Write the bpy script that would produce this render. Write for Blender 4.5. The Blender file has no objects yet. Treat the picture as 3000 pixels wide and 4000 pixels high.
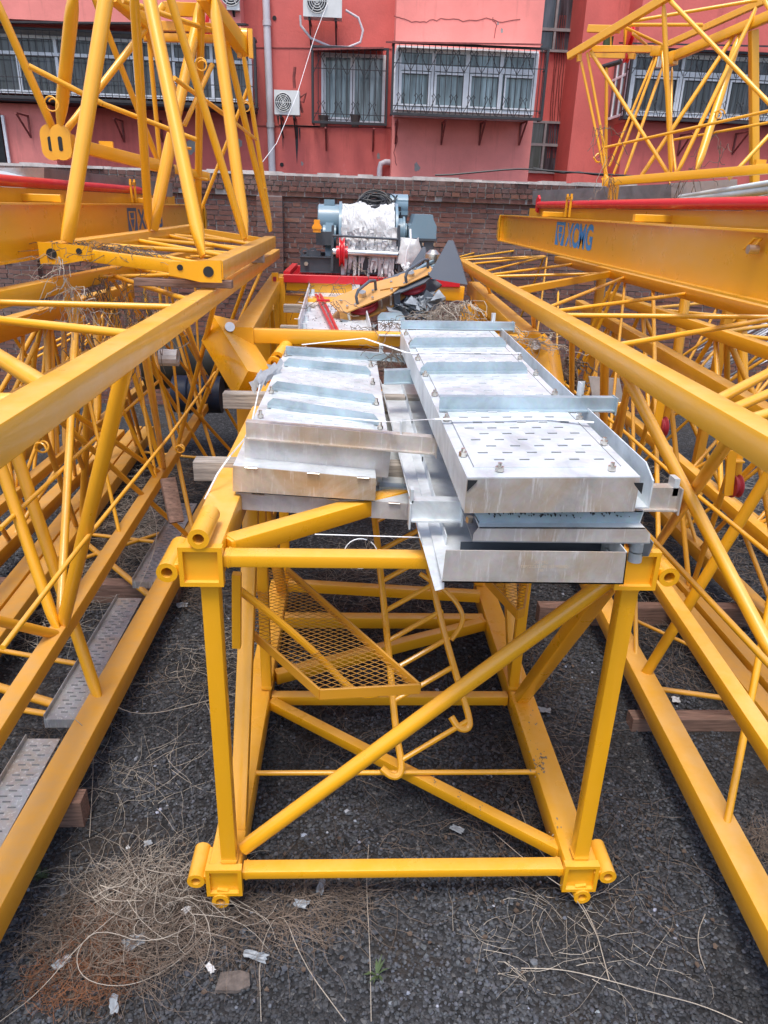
import bpy, math, random
import numpy as np
from mathutils import Vector
random.seed(7); rng = np.random.default_rng(7)
S = bpy.context.scene; COL = S.collection
V = lambda *a: np.array(a, float)
# ---------------------------------------------------------------- camera
F, CX, CY = 2850.0, 1500.0, 2000.0
CAM = V(0, 0, 3.0)
def _basis():
    vx, vy, nx = 1378.0, 805.0, 1270.0
    fw = V(vx-CX, vy-CY, F)
    ny = -((vx-CX)*(nx-CX)+F*F)/(vy-CY)
    dn = V(nx-CX, ny, F); fw /= np.linalg.norm(fw); dn /= np.linalg.norm(dn)
    return np.array([np.cross(dn, fw), fw, -dn])
RB = _basis()
cd = bpy.data.cameras.new('camera'); cam = bpy.data.objects.new('camera', cd); COL.objects.link(cam)
cd.sensor_fit = 'HORIZONTAL'; cd.sensor_width = 36; cd.lens = 36*F/3000; cd.clip_end = 400; cd.clip_start = .05
from mathutils import Matrix
r_, u_, b_ = RB@V(1,0,0), RB@V(0,-1,0), RB@V(0,0,-1)
cam.matrix_world = Matrix(((r_[0],u_[0],b_[0],CAM[0]),(r_[1],u_[1],b_[1],CAM[1]),(r_[2],u_[2],b_[2],CAM[2]),(0,0,0,1)))
S.camera = cam
# ---------------------------------------------------------------- light
SUN_EL, SUN_AZ = math.radians(69), math.radians(200)     # azimuth measured from +Y clockwise
w = bpy.data.worlds.new('World'); S.world = w; w.use_nodes = True
nt = w.node_tree; sky = nt.nodes.new('ShaderNodeTexSky'); sky.sky_type = 'NISHITA'; sky.sun_disc = False
sky.sun_elevation = SUN_EL; sky.sun_rotation = SUN_AZ; sky.air_density = 1.0; sky.dust_density = 3.0; sky.ozone_density = 1.0
nt.links.new(sky.outputs[0], nt.nodes['Background'].inputs[0]); nt.nodes['Background'].inputs[1].default_value = 0.15
sd = bpy.data.lights.new('sun', 'SUN'); sd.energy = 1.4; sd.angle = math.radians(18); sd.color = (1, .96, .9)
sun = bpy.data.objects.new('sun', sd); COL.objects.link(sun)
dirv = Vector((math.sin(SUN_AZ)*math.cos(SUN_EL), math.cos(SUN_AZ)*math.cos(SUN_EL), math.sin(SUN_EL)))
sun.rotation_euler = dirv.to_track_quat('Z', 'Y').to_euler(); sun.location = (0, -5, 20)
S.view_settings.view_transform = 'Standard'; S.view_settings.look = 'None'; S.view_settings.gamma = 1
S.view_settings.exposure = 0.92
# ---------------------------------------------------------------- survey helpers: a sight line meets a known plane
def ray(x, y): return RB@V(x-CX, y-CY, F)
def PY(x, y, v): d = ray(x, y); return CAM+d*(v-CAM[1])/d[1]
def PZ(x, y, v): d = ray(x, y); return CAM+d*(v-CAM[2])/d[2]
def PX(x, y, v): d = ray(x, y); return CAM+d*(v-CAM[0])/d[0]
def on(ch, x, y):
    """point of the chord line nearest to a sight line"""
    A, B = ch[0], ch[1]; u = B-A; v = ray(x, y); w0 = A-CAM
    a, b, c, d, e = u@u, u@v, v@v, u@w0, v@w0
    return A+u*((b*e-c*d)/(a*c-b*b))
def atY(ch, y): A, B = ch[0], ch[1]; return A+(B-A)*(y-A[1])/(B[1]-A[1])
def nrm(v): return v/max(np.linalg.norm(v), 1e-9)
# ---------------------------------------------------------------- mesh builder
class MB:
    def __init__(s): s.v = []; s.f = []; s.m = []; s.cur = 0
    def add(s, vs, fs):
        o = len(s.v); s.v.extend([tuple(map(float, q)) for q in vs]); s.f.extend([tuple(i+o for i in f) for f in fs]); s.m.extend([s.cur]*len(fs)); return s
    def rings(s, rs, closed=False, caps=True):
        n = len(rs[0]); vs = [p for r in rs for p in r]; fs = []
        k = len(rs)
        for i in range(k if closed else k-1):
            a, b = i*n, ((i+1) % k)*n
            for j in range(n): fs.append((a+j, a+(j+1) % n, b+(j+1) % n, b+j))
        if caps and not closed: fs.append(tuple(range(n))[::-1]); fs.append(tuple(range((k-1)*n, k*n)))
        return s.add(vs, fs)
    def frame(s, p, q, up=None):
        d = nrm(q-p); up = V(0,0,1) if up is None else up
        if abs(d@nrm(up)) > .97: up = V(0,1,0) if abs(d[1]) < .9 else V(1,0,0)
        a = nrm(np.cross(d, up)); return d, a, np.cross(a, d)
    def bar(s, p, q, w, h=None, up=None, r=None):
        """rounded rectangular hollow-section bar"""
        h = w if h is None else h; d, a, b = s.frame(p, q, up); r = min(w, h)*.075 if r is None else r
        pts = []
        for sx, sy, st in ((1,1,0),(-1,1,90),(-1,-1,180),(1,-1,270)):
            for k in ((0, 45, 90) if r > .004 else (0, 90)):
                t = math.radians(st+k); pts.append(((w/2-r)*sx+r*math.cos(t), (h/2-r)*sy+r*math.sin(t)))
        return s.rings([[p+a*x+b*y for x, y in pts], [q+a*x+b*y for x, y in pts]])
    def tube(s, p, q, r, n=14, pinch=0):
        d, a, b = s.frame(p, q); L = np.linalg.norm(q-p)
        prof = [(0, 1, 1), (L, 1, 1)]
        if pinch: 
            t = min(r*4.5, L*.3)
            prof = [(0, .25, 1.0), (t*.35, .62, 1.06), (t*.7, .9, 1.03), (t, 1, 1), (L-t, 1, 1), (L-t*.7, .9, 1.03), (L-t*.35, .62, 1.06), (L, .25, 1.0)]
        return s.rings([[p+d*l+a*math.cos(2*math.pi*i/n)*r*sa+b*math.sin(2*math.pi*i/n)*r*sb for i in range(n)] for l, sa, sb in prof])
    def path(s, pts, r, n=8, closed=False):
        pts = [np.array(p, float) for p in pts]; rs = []; prev = None
        for i, p in enumerate(pts):
            if closed: d = nrm(pts[(i+1) % len(pts)]-pts[i-1])
            else: d = nrm(pts[min(i+1, len(pts)-1)]-pts[max(i-1, 0)])
            if prev is None: prev = V(0,0,1) if abs(d[2]) < .9 else V(1,0,0)
            a = nrm(np.cross(d, prev)); b = np.cross(a, d); prev = b
            rr = r[i] if hasattr(r, '__len__') else r
            rs.append([p+a*math.cos(2*math.pi*k/n)*rr+b*math.sin(2*math.pi*k/n)*rr for k in range(n)])
        return s.rings(rs, closed)
    def prism(s, pts, vec):
        n = len(pts); vs = list(pts)+[p+vec for p in pts]
        fs = [tuple(range(n))[::-1], tuple(range(n, 2*n))]+[(i, (i+1) % n, n+(i+1) % n, n+i) for i in range(n)]
        return s.add(vs, fs)
    def box(s, x0, x1, y0, y1, z0, z1):
        return s.prism([V(x0,y0,z0), V(x1,y0,z0), V(x1,y1,z0), V(x0,y1,z0)], V(0,0,z1-z0))
    def sleeve(s, p, q, ro, ri, n=24):
        d, a, b = s.frame(p, q); C = [(math.cos(2*math.pi*i/n), math.sin(2*math.pi*i/n)) for i in range(n)]
        R = lambda c, r: [c+a*x*r+b*y*r for x, y in C]
        return s.rings([R(p, ri), R(p, ro), R(q, ro), R(q, ri)], closed=True)
    def lathe(s, p, q, prof, n=28):
        """prof: (position 0..1, radius)"""
        d, a, b = s.frame(p, q); L = np.linalg.norm(q-p)
        return s.rings([[p+d*L*t+a*math.cos(2*math.pi*i/n)*r+b*math.sin(2*math.pi*i/n)*r for i in range(n)] for t, r in prof])
    def build(s, name, mats, parent=None, smooth=35):
        base = np.zeros(3)
        if parent is not None: base = np.array(parent['_b'][:])
        me = bpy.data.meshes.new(name)
        vs = (np.array(s.v)-base) if s.v else np.zeros((0, 3))
        me.from_pydata(vs.tolist(), [], s.f)
        for m in (mats if isinstance(mats, (list, tuple)) else [mats]): me.materials.append(m)
        me.polygons.foreach_set('material_index', s.m)
        import bmesh
        bm = bmesh.new(); bm.from_mesh(me); bmesh.ops.recalc_face_normals(bm, faces=bm.faces); bm.to_mesh(me); bm.free()
        if smooth:
            me.polygons.foreach_set('use_smooth', [True]*len(me.polygons)); me.set_sharp_from_angle(angle=math.radians(smooth))
        me.update()
        o = bpy.data.objects.new(name, me); COL.objects.link(o); o['_b'] = list(base)
        if parent is not None: o.parent = parent
        return o
def tag(o, label, cat, group=None):
    o['label'] = label; o['category'] = cat
    if group: o['group'] = group
    return o
def thing(name, label, cat, loc, group=None):
    o = bpy.data.objects.new(name, None); COL.objects.link(o); o.location = loc; o['_b'] = [float(q) for q in loc]; o.empty_display_size = .1
    return tag(o, label, cat, group)
def solo(name, mb, mat, label, cat, group=None, smooth=35): return tag(mb.build(name, mat, None, smooth), label, cat, group)
def struct(o, kind='structure'): o['kind'] = kind; return o
# ---------------------------------------------------------------- materials
def new_mat(name):
    m = bpy.data.materials.new(name); m.use_nodes = True; nt = m.node_tree
    return m, nt, nt.nodes['Principled BSDF'], nt.nodes, nt.links
def noise(nt, scale, detail=4, rough=.6, coords='Object', dist=0, stretch=None):
    tc = nt.nodes.new('ShaderNodeTexCoord'); n = nt.nodes.new('ShaderNodeTexNoise')
    n.inputs['Scale'].default_value = scale; n.inputs['Detail'].default_value = detail; n.inputs['Roughness'].default_value = rough; n.inputs['Distortion'].default_value = dist
    src = tc.outputs[coords]
    if coords == 'World':
        pass
    if stretch:
        mp = nt.nodes.new('ShaderNodeMapping'); mp.inputs['Scale'].default_value = stretch; nt.links.new(src, mp.inputs[0]); src = mp.outputs[0]
    nt.links.new(src, n.inputs['Vector']); return n.outputs['Fac']
def ramp(nt, fac, stops):
    r = nt.nodes.new('ShaderNodeValToRGB'); e = r.color_ramp.elements
    while len(e) < len(stops): e.new(.5)
    for i, (p, c) in enumerate(stops):
        e[i].position = p; e[i].color = (*c, 1) if len(c) == 3 else c
    nt.links.new(fac, r.inputs[0]); return r.outputs[0]
def mix(nt, fac, a, b, mode='MIX'):
    m = nt.nodes.new('ShaderNodeMix'); m.data_type = 'RGBA'; m.blend_type = mode
    for s, v in ((m.inputs['Factor'], fac), (m.inputs[6], a), (m.inputs[7], b)):
        if hasattr(v, 'is_output'): nt.links.new(v, s)
        else: s.default_value = v if isinstance(v, float) else (*v, 1)
    return m.outputs[2]
def bump(nt, bsdf, h, strength=.3, dist=.01):
    b = nt.nodes.new('ShaderNodeBump'); b.inputs['Strength'].default_value = strength; b.inputs['Distance'].default_value = dist
    nt.links.new(h, b.inputs['Height']); nt.links.new(b.outputs[0], bsdf.inputs['Normal'])
def mmath(nt, op, a, b=0.0):
    m = nt.nodes.new('ShaderNodeMath'); m.operation = op
    for i, v in enumerate((a, b)):
        if hasattr(v, 'is_output'): nt.links.new(v, m.inputs[i])
        else: m.inputs[i].default_value = v
    return m.outputs[0]
def paint(name, c, rough=.35, dust_sheen=.25, dust_sheen_c=(.36,.24,.13), coat=.25, var=.05, scratch=.0):
    m, nt, b, N, L = new_mat(name)
    c2 = tuple(x*(1-var*2) for x in c)
    col = mix(nt, noise(nt, 2.2, 5), c, c2)
    g = N.new('ShaderNodeNewGeometry'); sp = N.new('ShaderNodeSeparateXYZ'); L.new(g.outputs['Normal'], sp.inputs[0])
    up = ramp(nt, sp.outputs[2], [(.45, (0,0,0)), (.95, (1,1,1))])
    dn = ramp(nt, noise(nt, 5, 8, .7), [(.35, (.25,)*3), (.7, (1,1,1))])
    f = mmath(nt, 'MULTIPLY', mmath(nt, 'MULTIPLY', up, dn), dust_sheen)
    col = mix(nt, f, col, dust_sheen_c)  # tints upward faces: dust, plus sheen painted into the yellow paints
    spec = ramp(nt, noise(nt, 60, 3, .7), [(.70, (0,0,0)), (.74, (1,1,1))])
    blot = ramp(nt, noise(nt, 3.1, 4), [(.5, (0,0,0)), (.7, (1,1,1))])
    col = mix(nt, mmath(nt, 'MULTIPLY', mmath(nt, 'MULTIPLY', spec, blot), scratch), col, (.16,.10,.06))
    L.new(col, b.inputs['Base Color'])
    rr = ramp(nt, noise(nt, 7, 5), [(.3, (rough*.8,)*3), (.7, (rough*1.4,)*3)]); L.new(rr, b.inputs['Roughness'])
    b.inputs['Coat Weight'].default_value = coat; b.inputs['Coat Roughness'].default_value = .15
    bump(nt, b, noise(nt, 35, 3), .05, .004)
    return m
YC = (.85, .40, .012)
M = {}
M['mesh'] = paint('dull_mesh_paint', (.52,.25,.03), .6, .5, (.3,.2,.12), coat=0)
M['block'] = paint('weathered_orange_paint', (.62,.30,.06), .5, .5, (.45,.32,.2), coat=.05, scratch=1.0, var=.12)
M['yellow'] = paint('yellow_paint', YC, .34, .55, (.86,.56,.24), scratch=.7, coat=.4)
M['yellow_old'] = paint('yellow_dust_sheen_paint', (.74,.34,.018), .45, .6, (.42,.28,.15), coat=.12, scratch=1.0, var=.1)
M['yellow_new'] = paint('yellow_glossy_paint', (.85,.395,.008), .3, .4, (.90,.58,.22), coat=.45)
M['red'] = paint('red_paint', (.62,.012,.025), .35, .15, coat=.3)
M['red_dull'] = paint('red_dull_paint', (.33,.018,.03), .5, .2, coat=.05)
M['blue_grey'] = paint('blue_grey_paint', (.17,.27,.34), .35, .15, (.4,.42,.42), coat=.2)
M['dark_grey'] = paint('dark_grey_paint', (.055,.068,.085), .4, .2, (.2,.2,.2), coat=.15)
M['dark_plate'] = paint('slate_paint', (.085,.10,.125), .45, .2, (.25,.26,.27), coat=.1)
M['orange'] = paint('orange_plastic', (.85,.33,.01), .4, 0)
M['logo'] = paint('blue_logo_paint', (.04,.29,.66), .4, 0, var=.05)
M['logo_dull'] = paint('blue_faded_logo_paint', (.05,.13,.28), .4, 0, var=.05)
def plain(name, c, rough=.5, metal=0, var=.25, scale=8, stretch=None, bmp=.1, coords='Object'):
    m, nt, b, N, L = new_mat(name)
    n = noise(nt, scale, 5, stretch=stretch, coords=coords)
    L.new(ramp(nt, n, [(.3, tuple(x*(1-var) for x in c)), (.7, tuple(min(1, x*(1+var)) for x in c))]), b.inputs['Base Color'])
    b.inputs['Roughness'].default_value = rough; b.inputs['Metallic'].default_value = metal
    if bmp: bump(nt, b, n, bmp, .01)
    return m
def galv(name, base=(.66,.70,.72), stain=.0):
    m, nt, b, N, L = new_mat(name)
    col = ramp(nt, noise(nt, 5, 6, .65, dist=.6), [(.3, tuple(x*.72 for x in base)), (.5, base), (.72, tuple(min(1, x*1.22) for x in base))])
    vo = N.new('ShaderNodeTexVoronoi'); vo.inputs['Scale'].default_value = 70
    tc = N.new('ShaderNodeTexCoord'); L.new(tc.outputs['Object'], vo.inputs['Vector'])
    col = mix(nt, .035, col, vo.outputs['Color'], 'OVERLAY')
    if stain:
        st = ramp(nt, noise(nt, 2.6, 5, .6, dist=1.2), [(.44, (0,0,0)), (.62, (1,1,1))])
        col = mix(nt, mmath(nt, 'MULTIPLY', st, stain), col, (.42,.27,.12))
        st2 = ramp(nt, noise(nt, 9, 6, .7, stretch=(6,6,.6)), [(.55, (0,0,0)), (.66, (1,1,1))])
        col = mix(nt, mmath(nt, 'MULTIPLY', st2, .5), col, (.8,.8,.8))
    L.new(col, b.inputs['Base Color']); b.inputs['Metallic'].default_value = .35
    L.new(ramp(nt, noise(nt, 12, 5), [(.3, (.32,)*3), (.7, (.55,)*3)]), b.inputs['Roughness'])
    bump(nt, b, noise(nt, 18, 4), .12, .004)
    return m
M['galv'] = galv('galvanised_steel'); M['galv_stain'] = galv('stained_galvanised_steel', (.50,.46,.43), .5)
M['galv_dull'] = galv('dull_galvanised_steel', (.24,.25,.27))
M['galv_blue'] = galv('blue_tinged_galvanised_steel', (.38,.47,.52)); M['galv_pale'] = galv('pale_stained_galvanised_steel', (.60,.58,.57), .2); M['galv_sand'] = galv('sandy_stained_galvanised_steel', (.55,.47,.38), .8)  # the blue base colour also carries the shading of the ribs' upright faces
M['galv_mid'] = galv('walked_galvanised_steel', (.33,.34,.35), .35)
M['black'] = plain('black_opening', (.012,.013,.015), .7)
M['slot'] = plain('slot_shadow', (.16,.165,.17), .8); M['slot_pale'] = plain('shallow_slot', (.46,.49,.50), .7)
M['wood'] = plain('weathered_timber', (.34,.30,.26), .85, 0, .45, 6, (1,12,14), .4)
M['wood_brown'] = plain('brown_timber', (.20,.12,.09), .85, 0, .45, 6, (1,12,14), .4)
M['plastic'] = plain('white_plastic_sheet', (.55,.56,.57), .75, 0, .22, 9, None, .0)
M['scrap'] = plain('grey_plastic_scrap', (.24,.27,.30), .4, 0, .3, 14, None, .4)
M['strap'] = plain('white_strap', (.8,.82,.84), .5, 0, .05)
M['rubber'] = plain('black_cable', (.018,.019,.022), .5, 0, .3)
M['chrome'] = plain('bolt_steel', (.6,.56,.5), .3, .9, .2)
M['steel_bar'] = plain('polished_steel', (.55,.56,.58), .3, .9, .15)
M['twig'] = plain('dry_vine', (.15,.115,.09), .9, 0, .45, 3)
M['twig_pale'] = plain('pale_dry_vine', (.36,.32,.27), .9, 0, .3, 3)
M['rusty_fern'] = plain('rust_brown_dead_plant', (.20,.085,.04), .95, 0, .4, 5)
M['leaf'] = plain('dead_leaf', (.085,.06,.045), .9, 0, .5, 5)
M['green'] = plain('weed_leaf', (.05,.08,.03), .7, 0, .4, 8)
M['mortar'] = plain('mortar', (.30,.28,.27), .95, 0, .3, 5, None, .5)
M['mortar_dark'] = plain('grey_brown_chip', (.12,.10,.09), .95, 0, .4, 30, None, .5)
M['iron'] = plain('black_painted_iron', (.03,.028,.032), .6, 0, .3)
M['iron_red'] = plain('rusty_red_iron', (.22,.05,.045), .7, 0, .4)
M['frame_white'] = plain('white_window_frame', (.80,.82,.85), .45, 0, .1, 3, None, .02)
M['frame_grey'] = plain('grey_window_frame', (.30,.30,.30), .6, 0, .2)
M['pipe'] = plain('pale_drain_pipe', (.58,.56,.60), .5, 0, .12, 2)
M['ac'] = plain('air_conditioner_white', (.66,.67,.66), .5, 0, .1, 3)
M['barrel'] = plain('blue_barrel', (.008,.022,.055), .5, 0, .3)
M['tarp'] = plain('dark_tarpaulin', (.025,.028,.025), .6, 0, .4, 3, None, .5)
M['conduit'] = plain('pale_blue_tube', (.62,.76,.79), .35, 0, .08)
M['terracotta'] = plain('dark_flower_pot', (.08,.06,.055), .7)
def glass_mat(name='window_glass', c=(.10,.13,.14)):
    m, nt, b, N, L = new_mat(name)
    L.new(ramp(nt, noise(nt, 1.6, 3, stretch=(6,1,.5)), [(.35, tuple(x*.45 for x in c)), (.5, c), (.68, tuple(x*2.3 for x in c))]), b.inputs['Base Color'])
    b.inputs['Roughness'].default_value = .08; b.inputs['Specular IOR Level'].default_value = .6
    bump(nt, b, noise(nt, 1.5, 2), .04, .02); return m
M['glass'] = glass_mat('window_glass', (.19,.25,.27)); M['glass_dark'] = glass_mat('dark_window_glass', (.05,.055,.065))
def stucco(name, c):
    m, nt, b, N, L = new_mat(name)
    col = ramp(nt, noise(nt, .8, 6, .65), [(.3, tuple(x*.82 for x in c)), (.55, c), (.75, tuple(min(1, x*1.14) for x in c))])
    st = ramp(nt, noise(nt, 2.2, 6, .7, stretch=(2.2,2.2,.22)), [(.55, (0,0,0)), (.8, (1,1,1))])
    col = mix(nt, mmath(nt, 'MULTIPLY', st, .62), col, tuple(x*.5 for x in c))
    cr = ramp(nt, noise(nt, 3.2, 8, .75), [(.66, (0,0,0)), (.70, (1,1,1))])
    col = mix(nt, mmath(nt, 'MULTIPLY', cr, .35), col, (.55,.30,.28))
    L.new(col, b.inputs['Base Color']); b.inputs['Roughness'].default_value = .9
    bump(nt, b, noise(nt, 22, 6), .25, .02); return m
M['pink'] = stucco('red_stucco', (.66,.15,.13)); M['pink_light'] = stucco('pale_red_stucco', (.84,.27,.235))
def brick_mat():
    m, nt, b, N, L = new_mat('red_brick')
    at = N.new('ShaderNodeAttribute'); at.attribute_name = 'tone'; at.attribute_type = 'GEOMETRY'
    col = mix(nt, .5, at.outputs['Color'], ramp(nt, noise(nt, 16, 6, .7), [(.3, (.075,.040,.036)), (.6, (.18,.085,.068)), (.75, (.36,.27,.24))]))
    eff = ramp(nt, noise(nt, 1.1, 5, .6), [(.5, (0,0,0)), (.75, (1,1,1))])
    col = mix(nt, mmath(nt, 'MULTIPLY', eff, .5), col, (.27,.22,.20))
    L.new(col, b.inputs['Base Color']); b.inputs['Roughness'].default_value = .92
    bump(nt, b, noise(nt, 40, 5), .5, .01); return m
M['brick'] = brick_mat()
def gravel_mat():
    m, nt, b, N, L = new_mat('dark_gravel_ground')
    tc = N.new('ShaderNodeTexCoord'); vo = N.new('ShaderNodeTexVoronoi'); vo.inputs['Scale'].default_value = 55
    L.new(tc.outputs['Object'], vo.inputs['Vector'])
    sp = N.new('ShaderNodeSeparateColor'); L.new(vo.outputs['Color'], sp.inputs[0])
    col = ramp(nt, sp.outputs[0], [(.0, (.008,.009,.011)), (.6, (.028,.030,.035)), (.95, (.07,.075,.085)), (1, (.14,.14,.14))])
    soil = ramp(nt, noise(nt, 1.3, 7, .7), [(.5, (0,0,0)), (.62, (1,1,1))])
    col = mix(nt, mmath(nt, 'MULTIPLY', soil, .8), col, (.026,.020,.016))
    L.new(col, b.inputs['Base Color']); b.inputs['Roughness'].default_value = .9
    h = mmath(nt, 'SUBTRACT', 1.0, vo.outputs['Distance']); bump(nt, b, h, .9, .015); return m
M['gravel'] = gravel_mat()
def stone_mat():
    m, nt, b, N, L = new_mat('dark_crushed_stone')
    at = N.new('ShaderNodeAttribute'); at.attribute_name = 'tone'; at.attribute_type = 'GEOMETRY'
    L.new(mix(nt, .25, at.outputs['Color'], ramp(nt, noise(nt, 90, 3), [(.3, (.03,.03,.035)), (.7, (.14,.145,.16))])), b.inputs['Base Color'])
    b.inputs['Roughness'].default_value = .75; return m
M['stone'] = stone_mat()
# ---------------------------------------------------------------- ground
g = MB(); g.add([V(-60,-25,0), V(60,-25,0), V(60,90,0), V(-60,90,0)], [(0,1,2,3)])
struct(g.build('ground', M['gravel'], None, 0))

def scatter_mesh(name, mat, verts, faces_per, tones, smooth=False):
    """verts: (n, k, 3) array, faces_per: list of triangles for one item; tones (n,3)"""
    n, k, _ = verts.shape; fp = np.array(faces_per); T = len(fp)
    allf = (fp[None]+(np.arange(n)*k)[:, None, None]).reshape(-1, 3)
    me = bpy.data.meshes.new(name); me.vertices.add(n*k); me.vertices.foreach_set('co', verts.reshape(-1).astype(np.float32))
    me.loops.add(len(allf)*3); me.loops.foreach_set('vertex_index', allf.reshape(-1).astype(np.int32))
    me.polygons.add(len(allf)); me.polygons.foreach_set('loop_start', (np.arange(len(allf))*3).astype(np.int32))
    me.update(calc_edges=True)
    if tones is not None:
        a = me.color_attributes.new('tone', 'FLOAT_COLOR', 'POINT')
        a.data.foreach_set('color', np.repeat(np.c_[tones, np.ones(n)], k, axis=0).reshape(-1).astype(np.float32))
    me.polygons.foreach_set('use_smooth', [smooth]*len(allf))
    me.materials.append(mat); o = bpy.data.objects.new(name, me); COL.objects.link(o); return o
ICO_V = []
_p = (1+5**.5)/2
for a, b in ((1,_p),(-1,_p),(1,-_p),(-1,-_p)): ICO_V += [(0,a,b),(a,b,0),(b,0,a)]
ICO_V = np.array([nrm(V(*q)) for q in ICO_V])
def hull_faces(P):
    fs = []
    n = len(P)
    for i in range(n):
        for j in range(i+1, n):
            for k in range(j+1, n):
                d = [np.linalg.norm(P[i]-P[j]), np.linalg.norm(P[j]-P[k]), np.linalg.norm(P[i]-P[k])]
                if max(d) < 1.1:
                    nn = np.cross(P[j]-P[i], P[k]-P[i])
                    fs.append((i, j, k) if nn@P[i] > 0 else (i, k, j))
    return fs
ICO_F = hull_faces(ICO_V)
def stones(n, xr, yr, s0, s1, name, pale=.008):
    xs = rng.uniform(*xr, n); ys = yr[0]+(yr[1]-yr[0])*rng.random(n)**1.4
    sz = rng.uniform(s0, s1, n)*(1+.5*(rng.random(n) < .06))
    # bare patches of soil where stones thin out
    th = np.sin(xs*2.1+ys*1.3)+np.sin(xs*3.7-ys*2.9+1)+np.sin(ys*5.1+xs*.7+2)*.7
    keep = (th < 1.45) | (rng.random(n) < .35)
    xs, ys, sz = xs[keep], ys[keep], sz[keep]; n = len(xs)
    P = ICO_V[None]*rng.uniform(.72, 1.2, (n, 12, 1))*rng.uniform(.65, 1.1, (n, 1, 3))*sz[:, None, None]*V(1,1,.75)
    a = rng.uniform(0, 6.28, n); ca, sa = np.cos(a), np.sin(a)
    X = P[..., 0]*ca[:, None]-P[..., 1]*sa[:, None]; Y = P[..., 0]*sa[:, None]+P[..., 1]*ca[:, None]
    P = np.stack([X+xs[:, None], Y+ys[:, None], P[..., 2]+(sz*rng.uniform(.0, .9, n))[:, None]], -1)
    t = rng.beta(1.5, 3.2, n)*.15+.012; pl = rng.random(n) < pale; t[pl] = rng.uniform(.25, .5, pl.sum())
    t *= .80
    tone = np.c_[t*rng.uniform(.84, .95, n), t, t*rng.uniform(1.10, 1.30, n)]
    wet = (np.sin(xs*3.3+ys*4.1+.5)+np.sin(xs*6.7-ys*3.2+2)+np.sin(ys*8.3+xs*2.9)) ; wk = np.clip(.9-wet*.36, .25, 1.15); tone = tone*wk[:, None]
    br = rng.random(n) < .0008; tone[br] = tone[br]*V(1.35, 1.0, .75)
    return struct(scatter_mesh(name, M['stone'], P, ICO_F, tone), 'stuff')
stones(44000, (-1.7, 2.4), (1.5, 4.6), .0045, .0125, 'gravel')
stones(14000, (-3.6, 4.4), (4.4, 9.5), .009, .017, 'gravel')

# ---------------------------------------------------------------- brick wall
WY = 11.4
def brick_wall():
    t = thing('brick_wall', 'old red brick boundary wall with crumbling mortar cap below the red apartment block', 'wall', (0, WY, 0))
    m = MB(); m.box(-12, 12, WY+.016, WY+.26, 0, 3.40)
    Ps = []; T = []; C = .0685
    def row(z, y0, xa, xb, hd, h=C-.013):
        x = xa-random.random()*.1
        L = .118 if hd else .248
        while x < xb:
            l = L*random.uniform(.9, 1.08)
            j = random.uniform(-.006, .006)
            x0, x1, yf = x, x+l-random.uniform(.01, .018), y0+random.uniform(-.008, .006)
            zz = z+random.uniform(-.004, .004)
            Ps.append([(x0,yf,zz),(x1,yf+j,zz),(x1,yf+j,zz+h),(x0,yf,zz+h),(x0,yf+.1,zz),(x1,yf+.1,zz),(x1,yf+.1,zz+h),(x0,yf+.1,zz+h)])
            q = random.random()
            base = (.175,.068,.050) if q < .5 else (.12,.062,.055) if q < .9 else (.26,.11,.065)
            s = random.uniform(.75, 1.25)
            if hd == 2: base = (.11,.06,.055)
            T.append(tuple(c*s for c in base)); x += l
    nrow = int(3.12/C)
    for i in range(nrow):
        z = .02+i*C; row(z, WY, -11.8, 11.8, 1 if i % 4 == 3 else 0)
    z0 = .02+nrow*C
    for i, dy in enumerate((.05, .075, .075, .06)):
        row(z0+i*C, WY-dy, -11.8, 11.8, (0, 1, 2, 2)[i])
    for x in (-1.36, -4.9, 2.2+1.9, 7.6):                                # pilasters
        if x == 4.1: continue
        for i in range(nrow):
            for dx, l in (((0, .235), (.25, .11)) if i % 2 else ((0, .11), (.125, .235))):
                z = .02+i*C; x0, x1, yf = x+dx+random.uniform(-.004,.004), x+dx+l, WY-.12+random.uniform(-.005,.005); h = C-.013
                Ps.append([(x0,yf,z),(x1,yf,z),(x1,yf,z+h),(x0,yf,z+h),(x0,yf+.12,z),(x1,yf+.12,z),(x1,yf+.12,z+h),(x0,yf+.12,z+h)]); k_ = random.uniform(.7, 1.2); T.append((.15*k_,.075*k_,.06*k_))
        m.box(x+.004, x+.355, WY-.108, WY+.02, 0, .02+nrow*C-.002)
    m.box(-12, 12, WY-.045, WY+.02, .02+int(3.12/C)*C-.005, .02+int(3.12/C)*C+4*C-.012); m.build('mortar_core', M['mortar'], t)
    fs = [(0,1,2),(0,2,3),(1,5,6),(1,6,2),(5,4,7),(5,7,6),(4,0,3),(4,3,7),(3,2,6),(3,6,7),(0,4,5),(0,5,1)]
    o = scatter_mesh('brickwork', M['brick'], np.array(Ps)-V(0, WY, 0), fs, np.array(T)); o['_b'] = [0, WY, 0]; o.parent = t
    m = MB(); x = -11.8; zt = z0+4*C
    while x < 11.8:
        l = random.uniform(.08, .35)
        m.box(x, x+l, WY-.07+random.uniform(-.02, .03), WY+.28, zt-.01, zt+random.choice((.006, .015, .025, .04)))
        x += l*random.uniform(.9, 1.0)
    m.build('mortar_cap', plain('pale_mortar', (.52,.48,.46), .95, 0, .3, 6, None, .6), t)
brick_wall()

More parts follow.
